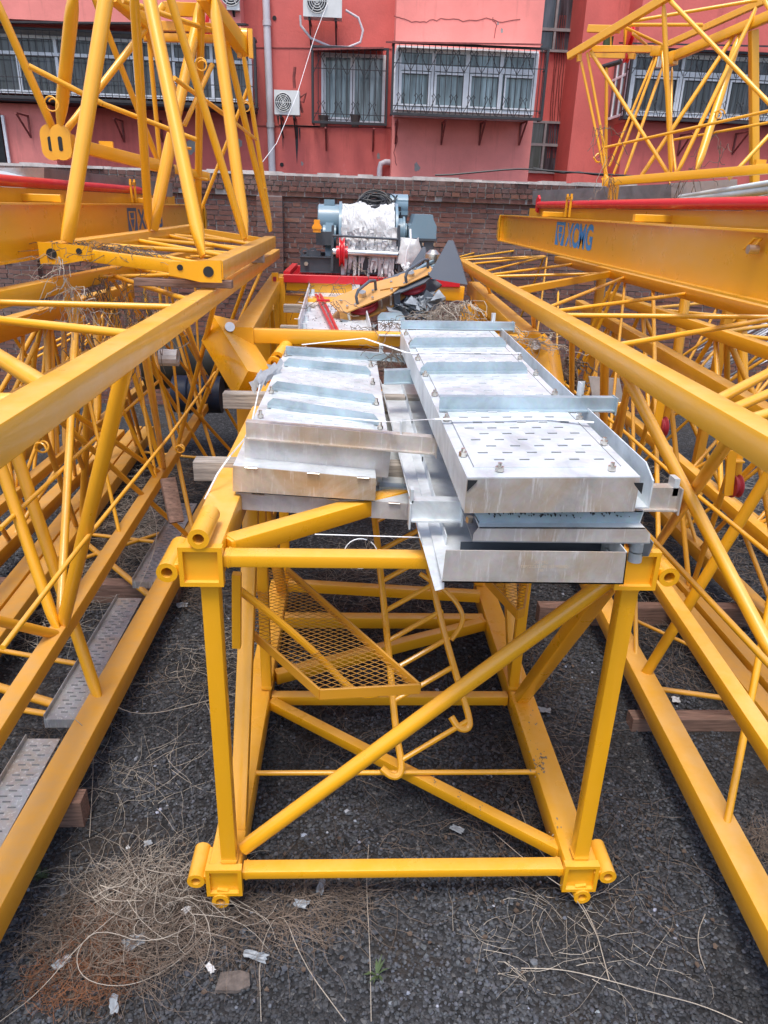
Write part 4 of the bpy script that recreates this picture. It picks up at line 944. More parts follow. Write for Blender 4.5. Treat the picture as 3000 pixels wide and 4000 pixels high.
# deck details follow the picture's ribs
nrmz = a[2]-.0
def onp(x, y):
    # on the tilted deck plane
    n = np.cross(b-a, V(0,1,.0)); dd = ray(x, y); k = ((a+V(0,0,.004)-CAM)@n)/(dd@n); return CAM+dd*k
for (x0, y0, x1, y1) in ((1110,1428,1448,1464), (1062,1522,1475,1578), (1045,1590,1482,1660)):
    rib(t, onp(x0,y0), onp(x1,y1), .05)
arm(t, onp(1116,1385), onp(1580,1415), .05, .05, .80)
p0, p1 = a+V(.015,-.006,.004), onp(1700,1832); p1 = PY(1702,1774,YL_-.02)
arm(t, a+V(.01,-.02,.0), p1, .072, .05, .83, 'galv_stain')
m = MB(); q = Q4(a+V(.0,.05,.002), b+V(0,.05,.002), b+V(-.0,BK-.1,.002), a+V(0,BK-.1,.002)); q.box(m, .1, .9, .02, .98, 0, .003); m.cur = 1
for i in range(34):
    for k in range(5):
        u = .14+.15*(k+(.25 if i % 2 else .75)); v = .04+i*.0275; q.box(m, u-.03, u+.03, v, v+.002, .003, .006)
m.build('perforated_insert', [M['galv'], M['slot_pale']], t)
for (x, y) in ((1018,1630), (1485,1675), (1060,1535), (1470,1580), (1115,1390), (1456,1500), (1195,1372), (1448,1432)):
    p = onp(x, y); m = MB(); m.tube(p, p+V(0,0,.014), .014, 6); m.tube(p+V(0,0,.014), p+V(0,0,.034), .008, 10); m.build('bolt', M['chrome'], t)
lpanel('second panel of the left stack, broad sandy stain on its front lip', (909,1820), (1469,1870), (1466,1956), (909,1919), YL_-.10, 'galv_sand')
t, a, b, c, d = lpanel('bottom panel of the left stack, long narrow lip reaching the right stack', (922,1923), (1602,1969), (1602,2032), (922,1989), YL_-.07, 'galv_pale')

# tray with red rods
def tray():
    Zt = 2.10
    a, b, c, d = PZ(1170,1300,Zt), PZ(1445,1318,Zt), PZ(1405,1150,Zt), PZ(1215,1130,Zt)
    t = thing('walkway_tray', 'open galvanised tray full of dead leaves holding the red rods', 'walkway panel', (a+c)/2, GRP)
    q = Q4(a, b, c, d); m = MB(); q.box(m, 0, 1, 0, 1, -.004, 0); m.build('deck_plate', M['galv'], t)
    m = MB(); q.box(m, -.02, 0, 0, 1, -.004, .10); m.build('side_skirt', M['galv'], t)
    m = MB(); q.box(m, 1, 1.02, 0, 1, -.004, .08); m.build('side_skirt', M['galv'], t)
    m = MB(); q.box(m, 0, 1, 1.0, 1.01, 0, .10); m.build('rear_skirt', M['galv'], t)
    m = MB()
    for v in (.05, .2, .4, .65, .85): p = q.P(.06, v, 0); m.tube(p, p+V(0,0,.05), .02, 10)
    m.build('spacer_tubes', M['galv'], t)
    m = MB()
    for (x0, y0, x1, y1) in ((1255,1155,1325,1305), (1240,1165,1308,1305), (1250,1150,1275,1200)):
        m.tube(PZ(x0, y0, Zt+.05), PZ(x1, y1, Zt+.03), .013, 8)
    p = PZ(1242,1160,Zt+.05); m.bar(p, p+V(-.03,.15,.0), .02, .03)
    p = PZ(1262,1178,Zt+.05); m.bar(p+V(-.06,0,.01), p+V(.06,.02,.01), .05, .02)
    solo('red_rods', m, M['red'], 'bundle of thin red tie rods lying in the open tray', 'rod')
    m = MB()
    for i in range(260):
        p = q.P(random.uniform(.15, .9), random.uniform(.05, .95), random.uniform(.004, .03)); s = random.uniform(.006, .02); a1 = random.random()*6
        m.add([p, p+V(math.cos(a1)*s, math.sin(a1)*s, random.uniform(0,.01)), p+V(math.cos(a1+1.2)*s*.7, math.sin(a1+1.2)*s*.7, random.uniform(0,.01))], [(0,1,2)])
    struct(m.build('dead_leaves', M['leaf'], None, 0), 'stuff')
tray()
# panel piece behind the right stack
t = thing('galvanised_walkway', 'small panel corner showing behind the left edge of the right stack', 'walkway panel', PZ(1530,1290,2.15), GRP)
m = MB(); a, b, c, d = PZ(1480,1310,2.15), PZ(1600,1312,2.15), PZ(1580,1240,2.15), PZ(1475,1238,2.15); m.prism([a,b,c,d], V(0,0,-.005)); m.build('deck_plate', M['galv'], t)
rib(t, PZ(1475,1250,2.155), PZ(1580,1250,2.155), .06); 

# ---------------------------------------------------------------- straps
def strap(pts, label, wd=.018):
    P = [np.array(p) for p in pts]; m = MB()
    for p, q in zip(P[:-1], P[1:]): m.bar(p, q, wd, .0022, r=.0005)
    return solo('packing_strap', m, M['strap'], label, 'strap', 'white straps round the panels')
strap([onp(1180,1392)+V(0,0,.07), onp(1420,1378)+V(0,0,.09), PZ(1590,1378,Zr+.01), PZ(1745,1377,Zr+.01), PZ(2035,1379,Zr+.012)], 'white strap crossing both stacks toward the back', .02)
strap([onp(1040,1640)+V(0,0,.04), PY(1510,1648,3.0)+V(0,0,0), PZ(1700,1637,Zr+.02), PZ(1830,1636,Zr+.02), PZ(2150,1636,Zr+.012), PZ(2320,1650,Zr+.02)], 'white strap crossing both stacks toward the front', .02)
strap([PY(1165,1180,7.6), PY(1330,1192,7.6), PY(1480,1205,7.5)], 'white strap over the open tray, farther one', .025)
strap([PY(1150,1245,6.6), PY(1320,1252,6.6), PY(1470,1262,6.6)], 'white strap over the open tray, nearer one', .025)
m = MB(); m.path([PY(1065,1425,4.6), PY(1020,1480,4.3), PY(975,1690,3.05), PY(900,1780,3.1), PY(850,1850,3.0), PY(800,1950,2.95)], .004, 5)
solo('string', m, M['strap'], 'thin white string hanging over the left chord from the left stack', 'string')
m = MB(); m.path([PY(1230,2087,2.6), PY(1400,2092,2.6), PY(1660,2100,2.55)], .0025, 5)
pts = [PY(1410,2100,2.6)+V(math.cos(a)*.065, 0, math.sin(a)*.065-.07) for a in np.linspace(1.2, 7.2, 24)]; m.path(pts, .0024, 5)
solo('string', m, M['strap'], 'white string loop dangling under the left stack', 'string')
m = MB(); P = []
for (x, y, Yd) in ((985,1500,4.1), (1020,1470,4.2), (1055,1445,4.3), (1080,1428,4.35)): P.append(PY(x, y, Yd))
for i, p in enumerate(P[:-1]):
    for k in range(6):
        a = p+V(random.uniform(-.03,.03),0,random.uniform(-.03,.05)); b = P[i+1]+V(random.uniform(-.03,.03),0,random.uniform(-.03,.05)); m.add([a, b, b+V(.02,.02,-.03), a+V(.015,.01,-.035)], [(0,1,2,3)])
solo('plastic_rag', m, M['plastic'], 'torn white plastic caught at the back left of the left stack', 'plastic sheet', smooth=0)

# ---------------------------------------------------------------- red frame and winch
def winch():
    Yw = 8.45
    a, b = PY(1108,1062,Yw), PY(1690,1098,Yw); Zf = (a[2]+b[2])/2
    X0, X1 = a[0], a[0]+1.95
    t = thing('red_platform', 'red steel platform frame under the grey winch', 'steel frame', ((X0+X1)/2, Yw, Zf))
    Zb = Zf-.075
    m = MB(); m.bar(V(X0,Yw,Zf-.04), V(X1,Yw,Zf-.04), .06, .085, r=.004); m.build('front_beam', M['red'], t)
    m = MB(); m.bar(V(X0,Yw+1.3,Zf-.04), V(X1,Yw+1.3,Zf-.04), .06, .085, r=.004); m.build('rear_beam', M['red'], t)
    for x in (X0+.03, X1-.03): m = MB(); m.bar(V(x,Yw+.03,Zf-.03), V(x,Yw+1.27,Zf-.03), .07, .12, r=.004); m.build('side_beam', M['red'], t)
    m = MB(); n = 30
    for i in range(n): x = X0+.08+(X1-X0-.16)*i/(n-1); m.box(x-.002, x+.002, Yw+.03, Yw+1.27, Zf-.04, Zf-.01)
    for i in range(20): y = Yw+.05+i*.062; m.box(X0+.08, X1-.08, y, y+.004, Zf-.03, Zf-.014)
    m.build('grating', M['red'], t)
    m = MB(); p = PY(1080,1080,8.38); m.box(p[0]-.05, p[0]+.02, 8.36, 8.42, Zf-.33, Zf+.02); m.build('end_bracket', M['yellow'], t)
    m = MB(); m.box(p[0]-.035, p[0]+.0, 8.355, 8.359, Zf-.2, Zf-.02); m.build('reflector', M['red_dull'], t)
    # winch
    Y0 = 8.7; t = thing('winch', 'grey blue hoist winch with plastic wrapped drum on the red frame', 'winch', (X0+1.0, Y0, Zf))
    G = lambda x, y, Yd=Y0: PY(x, y, Yd)
    sc = Y0/F
    bl = G(1172,1050); z0 = Zf+.005; z1 = G(1172,1000)[2]; xa, xb = bl[0], G(1700,1060)[0]
    m = MB(); h = z1-z0
    m.box(xa, xb, Y0+.03, Y0+.042, z0+.012, z1-.012); m.box(xa, xb, Y0, Y0+.08, z1-.012, z1); m.box(xa, xb, Y0, Y0+.08, z0, z0+.012)
    m.box(xa, xb, Y0+.72, Y0+.735, z0, z1); m.box(xa, xb, Y0+.69, Y0+.77, z1, z1+.012)
    m.box(xa, xa+.012, Y0+.08, Y0+.72, z0, z1-.02); m.build('base_beam', M['dark_grey'], t)
    m = MB(); p = G(1196,1030); m.tube(p+V(0,.02,0), p+V(0,-.02,0), .024, 6); m.build('bolt', M['chrome'], t)
    # drum + wrap
    zc = G(1440,930)[2]; yc = Y0+.38; dl, dr = G(1330,930)[0], G(1545,930)[0]
    R = G(1440,800)[2]-zc; R = R*1.02
    for x in (dl-.02, dr): m = MB(); m.tube(V(x,yc,zc), V(x+.03,yc,zc), R*1.06, 32); m.build('drum_flange', M['blue_grey'], t)
    m = MB(); n1, n2 = 40, 48; rs = []
    for i in range(n1):
        x = dl+.01+(dr-dl-.02)*i/(n1-1); ring = []
        for k in range(n2):
            a_ = 2*math.pi*k/n2; w_ = math.sin(x*17+k*.5)*.014+math.sin(x*31-k*1.1)*.010+random.uniform(-.009,.009)
            front = max(0, -math.cos(a_)) if math.sin(a_) < 0 else 0
            ring.append(V(x+random.uniform(-.006,.006), yc+math.cos(a_)*(R+w_), zc+math.sin(a_)*(R+w_)))
        rs.append(ring)
    m.rings(rs); m.build('plastic_wrap', M['plastic'], t, 0)
    m = MB()
    for i in range(90):
        x = random.uniform(dl, dr-.03); top = zc+random.uniform(-.1, .12); bot = zc-random.uniform(.12, .46); wd = random.uniform(.02, .07); pts = []
        yb = yc-R-.012
        L = 6; A_, B_ = [], []
        for k in range(L+1):
            f = k/L; z = top*(1-f)+bot*f; y = yb-.015-.03*math.sin(f*3+i)-.02*random.random() if f > .25 else yb-.01
            xx = x+random.uniform(-.01,.01); ww = wd*(1-.5*f)
            A_.append(V(xx, y+random.uniform(-.012,.012), z)); B_.append(V(xx+ww, y+random.uniform(-.02,.02), z+random.uniform(-.01,.01)))
        m.add(A_+B_, [(k, k+1, L+2+k, L+1+k) for k in range(L)])
    m.build('hanging_plastic', M['plastic'], t, 0)
    # bearing stand left, motor left
    m = MB(); x = G(1268,900)[0]; m.prism([V(x,yc-.22,z1), V(x,yc+.22,z1), V(x,yc+.14,zc), V(x,yc+.1,zc+.14), V(x,yc-.1,zc+.14), V(x,yc-.14,zc)], V(.09,0,0)); m.tube(V(x-.03,yc,zc), V(x+.12,yc,zc), .13, 24); m.build('bearing_stand', M['blue_grey'], t)
    m = MB(); xm0, xm1 = G(1235,840)[0], G(1322,840)[0]; zm = G(1270,862,Y0+.5)[2]; m.lathe(V(xm0,yc+.12,zm), V(xm1,yc+.12,zm), ((0,.12),(0,.165),(.04,.18),(1,.18),(1,.1))); m.box((xm0+xm1)/2-.05, (xm0+xm1)/2+.07, yc+.05, yc+.19, zm+.17, zm+.23); m.build('motor', M['blue_grey'], t)
    m = MB(); a = G(1232,905); b = G(1270,960); m.box(a[0], b[0]+.08, Y0+.1, Y0+.5, b[2], a[2]); m.build('motor_foot', M['dark_grey'], t)
    m = MB(); a, b = G(1223,858,8.65), G(1253,908,8.65); m.box(a[0], b[0], 8.62, 8.75, b[2], a[2]-.05); m.box(a[0]+.01, b[0]-.01, 8.63, 8.74, a[2]-.05, a[2]); m.box(a[0]-.01, b[0]+.01, 8.61, 8.76, (a[2]+b[2])/2-.03, (a[2]+b[2])/2); m.build('junction_box', M['orange'], t)
    # right: coupling and gearbox
    m = MB(); xc0, xc1 = G(1540,930)[0], G(1595,930)[0]; zz = G(1560,918)[2]; m.lathe(V(xc0,yc,zz), V(xc1,yc,zz), ((0,.05),(0,.17),(.7,.17),(.7,.19),(.85,.19),(.85,.12),(1,.12))); m.build('brake_drum', M['blue_grey'], t)
    a, b = G(1605,852), G(1702,1000); m = MB(); m.prism([V(a[0]-.01,Y0+.06,zz-.03), V(b[0],Y0+.06,zz-.03), V(b[0],Y0+.06,zz+.10), V(b[0]-.04,Y0+.06,zz+.17), V(b[0]-.05,Y0+.06,zz+.22), V(a[0]+.05,Y0+.06,zz+.22), V(a[0]+.02,Y0+.06,zz+.12), V(a[0]-.01,Y0+.06,zz+.10)], V(0,.6,0)); m.build('gearbox_cover', M['blue_grey'], t)
    m = MB(); m.box(a[0]-.02, b[0]+.01, Y0+.05, Y0+.68, zz-.055, zz-.03); m.box(a[0]+.02, b[0]-.02, Y0+.07, Y0+.64, b[2], zz-.055); m.build('gearbox_base', M['dark_grey'], t)
    for k in range(3): m = MB(); p = V(a[0]+.02+k*.13, Y0+.045, zz-.075); m.tube(p, p+V(0,0,-.03), .012, 8); m.build('bolt', M['chrome'], t)
    m = MB(); a, b = G(1526,765,Y0+.45), G(1594,830,Y0+.45); m.tube(V(a[0],Y0+.62,(a[2]+b[2])/2-.02), V(b[0],Y0+.62,(a[2]+b[2])/2-.02), .13, 24); m.box(a[0], b[0], Y0+.5, Y0+.62, b[2]-.03, a[2]-.04); m.build('brake_motor', M['blue_grey'], t)
    m = MB(); m.box(a[0]+.01, b[0]-.01, Y0+.5, Y0+.6, b[2]-.3, b[2]-.03); m.tube(V(a[0]+.08,Y0+.44,b[2]-.0), V(a[0]+.08,Y0+.46,b[2]-.3), .008); m.tube(V(a[0]+.12,Y0+.44,b[2]-.0), V(a[0]+.12,Y0+.46,b[2]-.3), .008); m.tube(V(a[0]+.1,Y0+.43,b[2]+.01), V(a[0]+.1,Y0+.43,b[2]+.06), .025, 10); m.build('brake_linkage', M['iron'], t)
    # front brackets, rods, red sheave
    yf = Y0-.05
    m = MB()
    for x_ in (1297, 1555):
        p, q = G(x_-2, 880, yf), G(x_-6 if x_ < 1400 else x_, 1045, yf); m.prism([p+V(0,0,.0), p+V(.03,0,.0), V(q[0]+.03,yf,z0+.03), V(q[0],yf,z0+.03)], V(0,.012,0)); m.prism([V(p[0],yf+.012,z1-.1), V(p[0],yf+.3,z1-.1), V(p[0],yf+.02,p[2])], V(.01,0,0))
    m.build('rope_guide_bracket', M['dark_grey'], t)
    m = MB(); m.tube(G(1300,920,yf), G(1555,935,yf), .013, 10); m.build('guide_rod', M['dark_grey'], t)
    m = MB(); m.tube(G(1300,982,yf), G(1553,995,yf), .036, 16); m.build('guide_shaft', M['steel_bar'], t)
    c = G(1336,985,yf); R2 = (G(1336,928,yf)[2]-c[2]); R2 = abs(R2)
    m = MB(); m.lathe(c+V(-.03,0,0), c+V(.03,0,0), ((0,.05),(0,R2),(.18,R2),(.45,R2*.78),(.55,R2*.78),(.82,R2),(1,R2),(1,.05)), 32); m.lathe(c+V(-.065,0,0), c+V(.065,0,0), ((0,.04),(0,.065),(1,.065),(1,.04)), 20); m.build('rope_sheave', M['red'], t)
    # eye plates on the base
    for x_, r_ in ((1190, .05), (1222, .05)):
        p = G(x_, 985, Y0+.05); m = MB(); m.sleeve(p+V(0,-.008,0), p+V(0,.008,0), .05, .024, 16); m.box(p[0]-.05, p[0]+.05, p[1]-.007, p[1]+.007, z1, p[2]-.03); m.build('lifting_eye', M['dark_grey'], t)
    m = MB(); a, b = G(1205,992), G(1252,1003); m.box(a[0], b[0], Y0+.03, Y0+.2, z1, a[2]+.03); m.build('base_block', M['dark_grey'], t)
    # cable coil on top
    c = G(1465,790,Y0+.45); m = MB()
    for i in range(34):
        r1 = random.uniform(.09, .15); cc = c+V(random.uniform(-.06,.06), random.uniform(-.1,.1), random.uniform(-.05,.02)); tl = random.uniform(-.7,.7); t2 = random.uniform(-.3,.3)
        m.path([cc+V(math.cos(a_)*r1*1.35, math.sin(a_)*r1*math.cos(tl)+.0, math.sin(a_)*r1*abs(math.sin(tl)+.35)+math.cos(a_)*r1*t2) for a_ in np.linspace(0, 6.0, 20)], .008, 6, True)
    solo('cable_coil', m, M['rubber'], 'coil of black cable piled on top of the wrapped winch drum', 'cable coil')
    m = MB(); m.path([G(1515,790,Y0+.5), G(1540,785,Y0+.5), G(1552,762,Y0+.5)], .01, 6); m.build('cable_tail', M['rubber'], t)
    # sack
    c = G(1597,985,Y0-.05); m = MB(); rs = []
    for i in range(9):
        f = i/8; zz2 = c[2]-.13+f*.25; ring = []
        for k in range(18):
            a_ = 2*math.pi*k/18; r = (.15*(1-.35*f**3)+random.uniform(-.014,.014))
            ring.append(V(c[0]+math.cos(a_)*r*1.0, c[1]+.05+math.sin(a_)*r*.6, zz2+random.uniform(-.012,.012)+.03*math.cos(a_*2)*f))
        rs.append(ring)
    m.rings(rs); solo('sack', m, M['plastic'], 'crumpled white woven sack tied beside the winch gearbox', 'sack', smooth=60)
    m = MB(); m.path([G(1603,895,Y0-.12), G(1605,940,Y0-.16), G(1590,980,Y0-.18), G(1583,1040,Y0-.15)], .012, 6); solo('packing_strap', m, M['strap'], 'white strap hanging down over the sack on the winch', 'strap')
winch()

# ---------------------------------------------------------------- hook block
def hook_block():
    Yd = 6.3
    A = PY(1345,1228,Yd); B = PY(1660,1100,Yd+.35); u = nrm(B-A); L = np.linalg.norm(B-A)
    v = nrm(np.cross(V(0,0,1), u)); v = nrm(v); n = nrm(np.cross(u, v))
    if n[2] < 0: n = -n
    if v[1] < 0: v = -v
    tilt = .35; v2 = nrm(v*math.cos(tilt)+n*math.sin(tilt)); n = nrm(np.cross(u, v2)); n = n if n[2] > 0 else -n; v = v2
    t = thing('hook_block', 'yellow and slate grey pulley block with dark red sheaves leaning behind the panels', 'hook block', (A+B)/2-V(0,0,.2))
    P = lambda a, b, c: A+u*a+v*b+n*c
    def plate(o, pts, c, th, name, mat): m = MB(); m.prism([P(a, b, c) for a, b in pts], n*th); return m.build(name, M[mat], t)
    hexa = lambda a0, a1, w0: [(a0, w0*.2), (a0+.05, 0), (a1-.2, 0), (a1, w0*.3), (a1, w0*.8), (a1-.25, w0), (a0+.1, w0), (a0, w0*.8)]
    plate(0, hexa(-.02, .66, .26), .0, .012, 'cheek_plate', 'block'); plate(0, hexa(-.02, .66, .26), -.13, .012, 'cheek_plate', 'block')
    plate(0, hexa(.46, 1.02, .27), -.02, .012, 'cheek_plate', 'dark_plate'); plate(0, hexa(.46, 1.06, .27), -.17, .012, 'cheek_plate', 'dark_plate')
    plate(0, [(-.02,.05),(.03,.0),(.06,.0),(.0,.07)], -.12, .12, 'end_plate', 'block'); plate(0, [(.50,.0),(.56,.0),(.56,.02),(.50,.02)], -.14, .14, 'end_plate', 'dark_plate')
    plate(0, [(.42,.10),(.62,.03),(.95,.05),(.98,.15),(.7,.2)], .014, .01, 'strap_plate', 'block')
    for a, r in ((.26, .19), (.76, .20)):
        r *= .72; c = P(a, r+.004, -.06); m = MB(); m.lathe(c-n*.035, c+n*.035, ((0,.05),(0,r),(.2,r),(.45,r*.85),(.55,r*.85),(.8,r),(1,r),(1,.05)), 36); m.build('sheave', M['red_dull'], t)
        m = MB(); m.tube(P(a,.13,.012), P(a,.13,.05), .032, 16); m.build('axle_nut', M['chrome'], t)
    for a, b in ((.06,.05),(.06,.15),(.13,.03),(.30,.03),(.36,.12),(.5,.04),(.56,.14),(.64,.05),(.9,.05),(.97,.1),(.85,.2)):
        m = MB(); m.tube(P(a,b,.012), P(a,b,.035), .012, 6); m.build('bolt', M['chrome'], t)
    for a in (.04, .36, .46): m = MB(); m.tube(P(a,.0,-.09), P(a,.0,.0), .012, 8); m.build('spacer', M['chrome'], t)
    for (a0, a1) in ((.16,.40), (.66,.95)):
        m = MB(); m.path([P(a0,.05,.01), P(a0,.06,.08), P(a0+.03,.07,.12), P(a1-.06,.12,.13), P(a1,.14,.10), P(a1,.14,.01)], .013, 8); m.build('handle', M['dark_plate'], t)
    # slate wing plates standing up
    w1 = [PY(1825,1112,6.75), PY(1798,1018,6.8), PY(1769,940,6.9), PY(1751,938,6.9), PY(1675,1074,6.65), PY(1690,1090,6.6)]
    m = MB(); m.prism(w1, V(.01,.02,0)); m.build('wing_plate', M['dark_plate'], t)
    w2 = [PY(1667,1008,7.1), PY(1661,968,7.15), PY(1652,964,7.15), PY(1598,1045,7.0), PY(1612,1058,7.0)]
    m = MB(); m.prism(w2, V(.01,.02,0)); m.build('wing_plate', M['dark_plate'], t)
    m = MB(); p = PY(1690,1012,7.0); m.lathe(p+V(0,0,-.1), p+V(0,0,.08), ((0,.05),(.3,.08),(.8,.07),(1,.03)), 16); m.build('swivel', M['chrome'], t)
    for (x0,y0,x1,y1) in ((1560,1095,1720,1000),(1575,1105,1735,1015)):
        m = MB(); m.bar(PY(x0,y0,6.7), PY(x1,y1,7.0), .04, .02); m.build('link_bar', M['blue_grey'], t)
    m = MB(); p = PY(1585,1050,6.75)
    for k in range(14): q = p+V(random.uniform(-.04,.04), random.uniform(-.03,.03), random.uniform(-.03,.03)); m.add([q, q+V(.03,.0,.015), q+V(.015,.01,.03), q+V(-.01,.005,.02)], [(0,1,2,3)])
    m.build('plastic_tie', M['plastic'], t, 0)
hook_block()
def crumple(pts, Yd, n, s, label, mat, name='plastic_rag'):
    m = MB()
    for i in range(n):
        x, y = random.choice(pts); p = PY(x+random.uniform(-22,22), y+random.uniform(-14,14), Yd+random.uniform(-.1,.1)); q = [p+V(random.uniform(-s,s), random.uniform(-s,s), random.uniform(-s,s)*.7) for _ in range(4)]
        m.add(q, [(0,1,2),(0,2,3)])
    return solo(name, m, M[mat], label, 'plastic sheet', smooth=0)
crumple([(1370,1290),(1400,1300),(1440,1285),(1340,1270)], 6.35, 110, .05, 'dirty grey plastic heap in the open tray below the pulley block', 'scrap')
crumple([(1560,1215),(1620,1190),(1690,1170),(1650,1230),(1590,1240)], 6.6, 120, .09, 'grey plastic film bunched under the pulley block', 'scrap')

# ---------------------------------------------------------------- I-beams with lettering
def text_mesh(s, bold=.0):
    c = bpy.data.curves.new('t', 'FONT'); c.body = s; c.offset = bold; o = bpy.data.objects.new('t', c); COL.objects.link(o)
    bpy.context.view_layer.update(); dg = bpy.context.evaluated_depsgraph_get(); me = bpy.data.meshes.new_from_object(o.evaluated_get(dg))
    vs = np.array([v.co[:2] for v in me.vertices]); fs = [tuple(p.vertices) for p in me.polygons]
    bpy.data.objects.remove(o); bpy.data.curves.remove(c); bpy.data.meshes.remove(me)
    vs = (vs-vs.min(0))/(vs.max(0)-vs.min(0)); return vs, fs
def place_text(m, s, o, u, v, bold=0, off=None):
    """o lower-left corner, u/v full width/height vectors"""
    vs, fs = text_mesh(s, bold); off = V(0,0,0) if off is None else off
    m.add([o+u*a+v*b+off for a, b in vs], fs)
def emblem(m, o, u, v, off):
    P = lambda a, b: o+u*a+v*b+off
    m.add([P(0,0), P(.14,0), P(.14,1), P(0,1)], [(0,1,2,3)]); m.add([P(.86,0), P(1,0), P(1,1), P(.86,1)], [(0,1,2,3)]); m.add([P(.14,.86), P(.86,.86), P(.86,1), P(.14,1)], [(0,1,2,3)])
    m.add([P(.14,.0), P(.38,.0), P(.14,.55)], [(0,1,2)]); m.add([P(.86,.0), P(.86,.55), P(.62,.0)], [(0,1,2)])
    m.add([P(.28,.52), P(.72,.52), P(.5,.08)], [(0,1,2)]); m.add([P(.34,.56), P(.66,.56), P(.72,.8), P(.28,.8)], [(0,1,2,3)])
def beam(X, sgn, y0, y1, z0, z1, label, lm, lx):
    t = thing('steel_beam', label, 'steel beam', (X, (y0+y1)/2, z0), 'yellow I-beams lying on the jibs')
    # web face looks to the middle
    m = MB(); m.box(X-.006, X+.006, y0, y1, z0+.012, z1-.012); m.build('web', M['yellow_new'], t)
    f = .055
    m = MB(); m.box(X-f, X+f, y0, y1, z0, z0+.012); m.build('flange', M['yellow_new'], t)
    m = MB(); m.box(X-f, X+f, y0, y1, z1-.012, z1); m.build('flange', M['yellow_new'], t)
    m = MB(); x0, x1 = X-f, X+f
    m.prism([V(X-sgn*f*1.2,y1,z0), V(X-sgn*f*1.2,y1+.12,z0+.05), V(X-sgn*f*1.2,y1+.12,z1-.08), V(X-sgn*f*1.2,y1,z1)], V(sgn*.02,0,0)); m.prism([V(x0,y1,z0), V(x1,y1,z0), V(x1,y1,z1), V(x0,y1,z1)], V(0,.015,0)); m.build('end_plate', M['yellow_new'], t)
    for z in ((z0+z1)/2,):
        m = MB(); m.tube(V(X-sgn*f*1.22,y1+.06,z), V(X-sgn*f*1.2,y1+.06,z), .018, 12); m.build('bolt_hole', M['black'], t)
    # second beam right behind
    Xb = X+sgn*.30
    m = MB(); m.box(Xb-.03, Xb+.03, y0, y1-.25, z0, z1+.09); m.build('inner_girder', M['yellow'], t)
    for k in (.35, .72):
        yy = y0+(y1-y0)*k; m = MB(); m.bar(V(X,yy,z1+.03), V(Xb-sgn*.03,yy,z1+.03), .05, .05); m.build('spreader', M['yellow'], t)
    return t
xr = 2.03; tR = beam(xr, 1, 3.0, 10.45, 2.625, 2.955, 'yellow I-beam on the right with bright blue lettering on its web', 'logo', None)
off = V(-.009, 0, 0)
def web_text(t, X, sgn, xpx0, xpx1, ytop, ybot, mat, em):
    o = PX(xpx0, ybot, X-sgn*.008); q = PX(xpx1, ybot, X-sgn*.008); z0, z1 = o[2], PX(xpx0, ytop, X-sgn*.008)[2]
    m = MB(); o2 = V(X-sgn*.0075, o[1], z0); u = V(0, q[1]-o[1], 0); v = V(0, 0, z1-z0); P0 = V(X-sgn*.0078, 0, 0)
    if em is not None:
        e0 = PX(em, ybot, X-sgn*.008); emblem(m, V(X-sgn*.0075, e0[1], z0), V(0, (o[1]-e0[1])*.86, 0), v, V(0,0,0))
    place_text(m, 'XCMG', o2, u, v, .035)
    m.build('lettering', M[mat], t, 0)
    m = MB(); k = .004
    for j in range(2):
        a = o2+u*(.03+j*.05)+v*.98+V(-sgn*.001,0,0); b = o2+u*(.19+j*.05)+v*.02+V(-sgn*.001,0,0); m.bar(a, b, .001, .008, r=.0002)
    m.build('lettering_line', M['yellow_new'], t, 0)
web_text(tR, xr, 1, 2205, 2310, 868, 962, 'logo', 2165)
p = PX(2960, 975, xr-.03); m = MB(); m.tube(p, p+V(-.05,0,-.0), .022, 12); m.build('lock_pin', M['chrome'], tR)
m = MB(); a, b, c, d = PX(2905,975,xr-.04), PX(2950,930,xr-.04), PX(2975,930,xr-.04), PX(2935,978,xr-.04)
m.path([a, b, c, d], .008, 6, True); m.build('handle', M['yellow_new'], tR)
xl = -2.06; tL = beam(xl, -1, 3.0, 10.75, 2.625, 2.955, 'yellow I-beam on the left with faded blue lettering behind the tower head legs', 'logo_dull', None)
def mirrored_left():
    X = xl
    e0, e1 = PX(502, 880, X+.008), PX(538, 880, X+.008); z1 = PX(520, 812, X+.008)[2]; z0 = PX(520, 905, X+.008)[2]
    m = MB(); emblem(m, V(X+.0075, e0[1], z0), V(0, e1[1]-e0[1], 0), V(0,0,z1-z0), V(0,0,0))
    a, b = PX(542, 880, X+.008), PX(636, 880, X+.008)
    place_text(m, 'XCMG', V(X+.0075, a[1], z0+.01), V(0, b[1]-a[1], 0), V(0,0,z1-z0-.02), .035); m.build('lettering', M['logo_dull'], tL, 0)
mirrored_left()
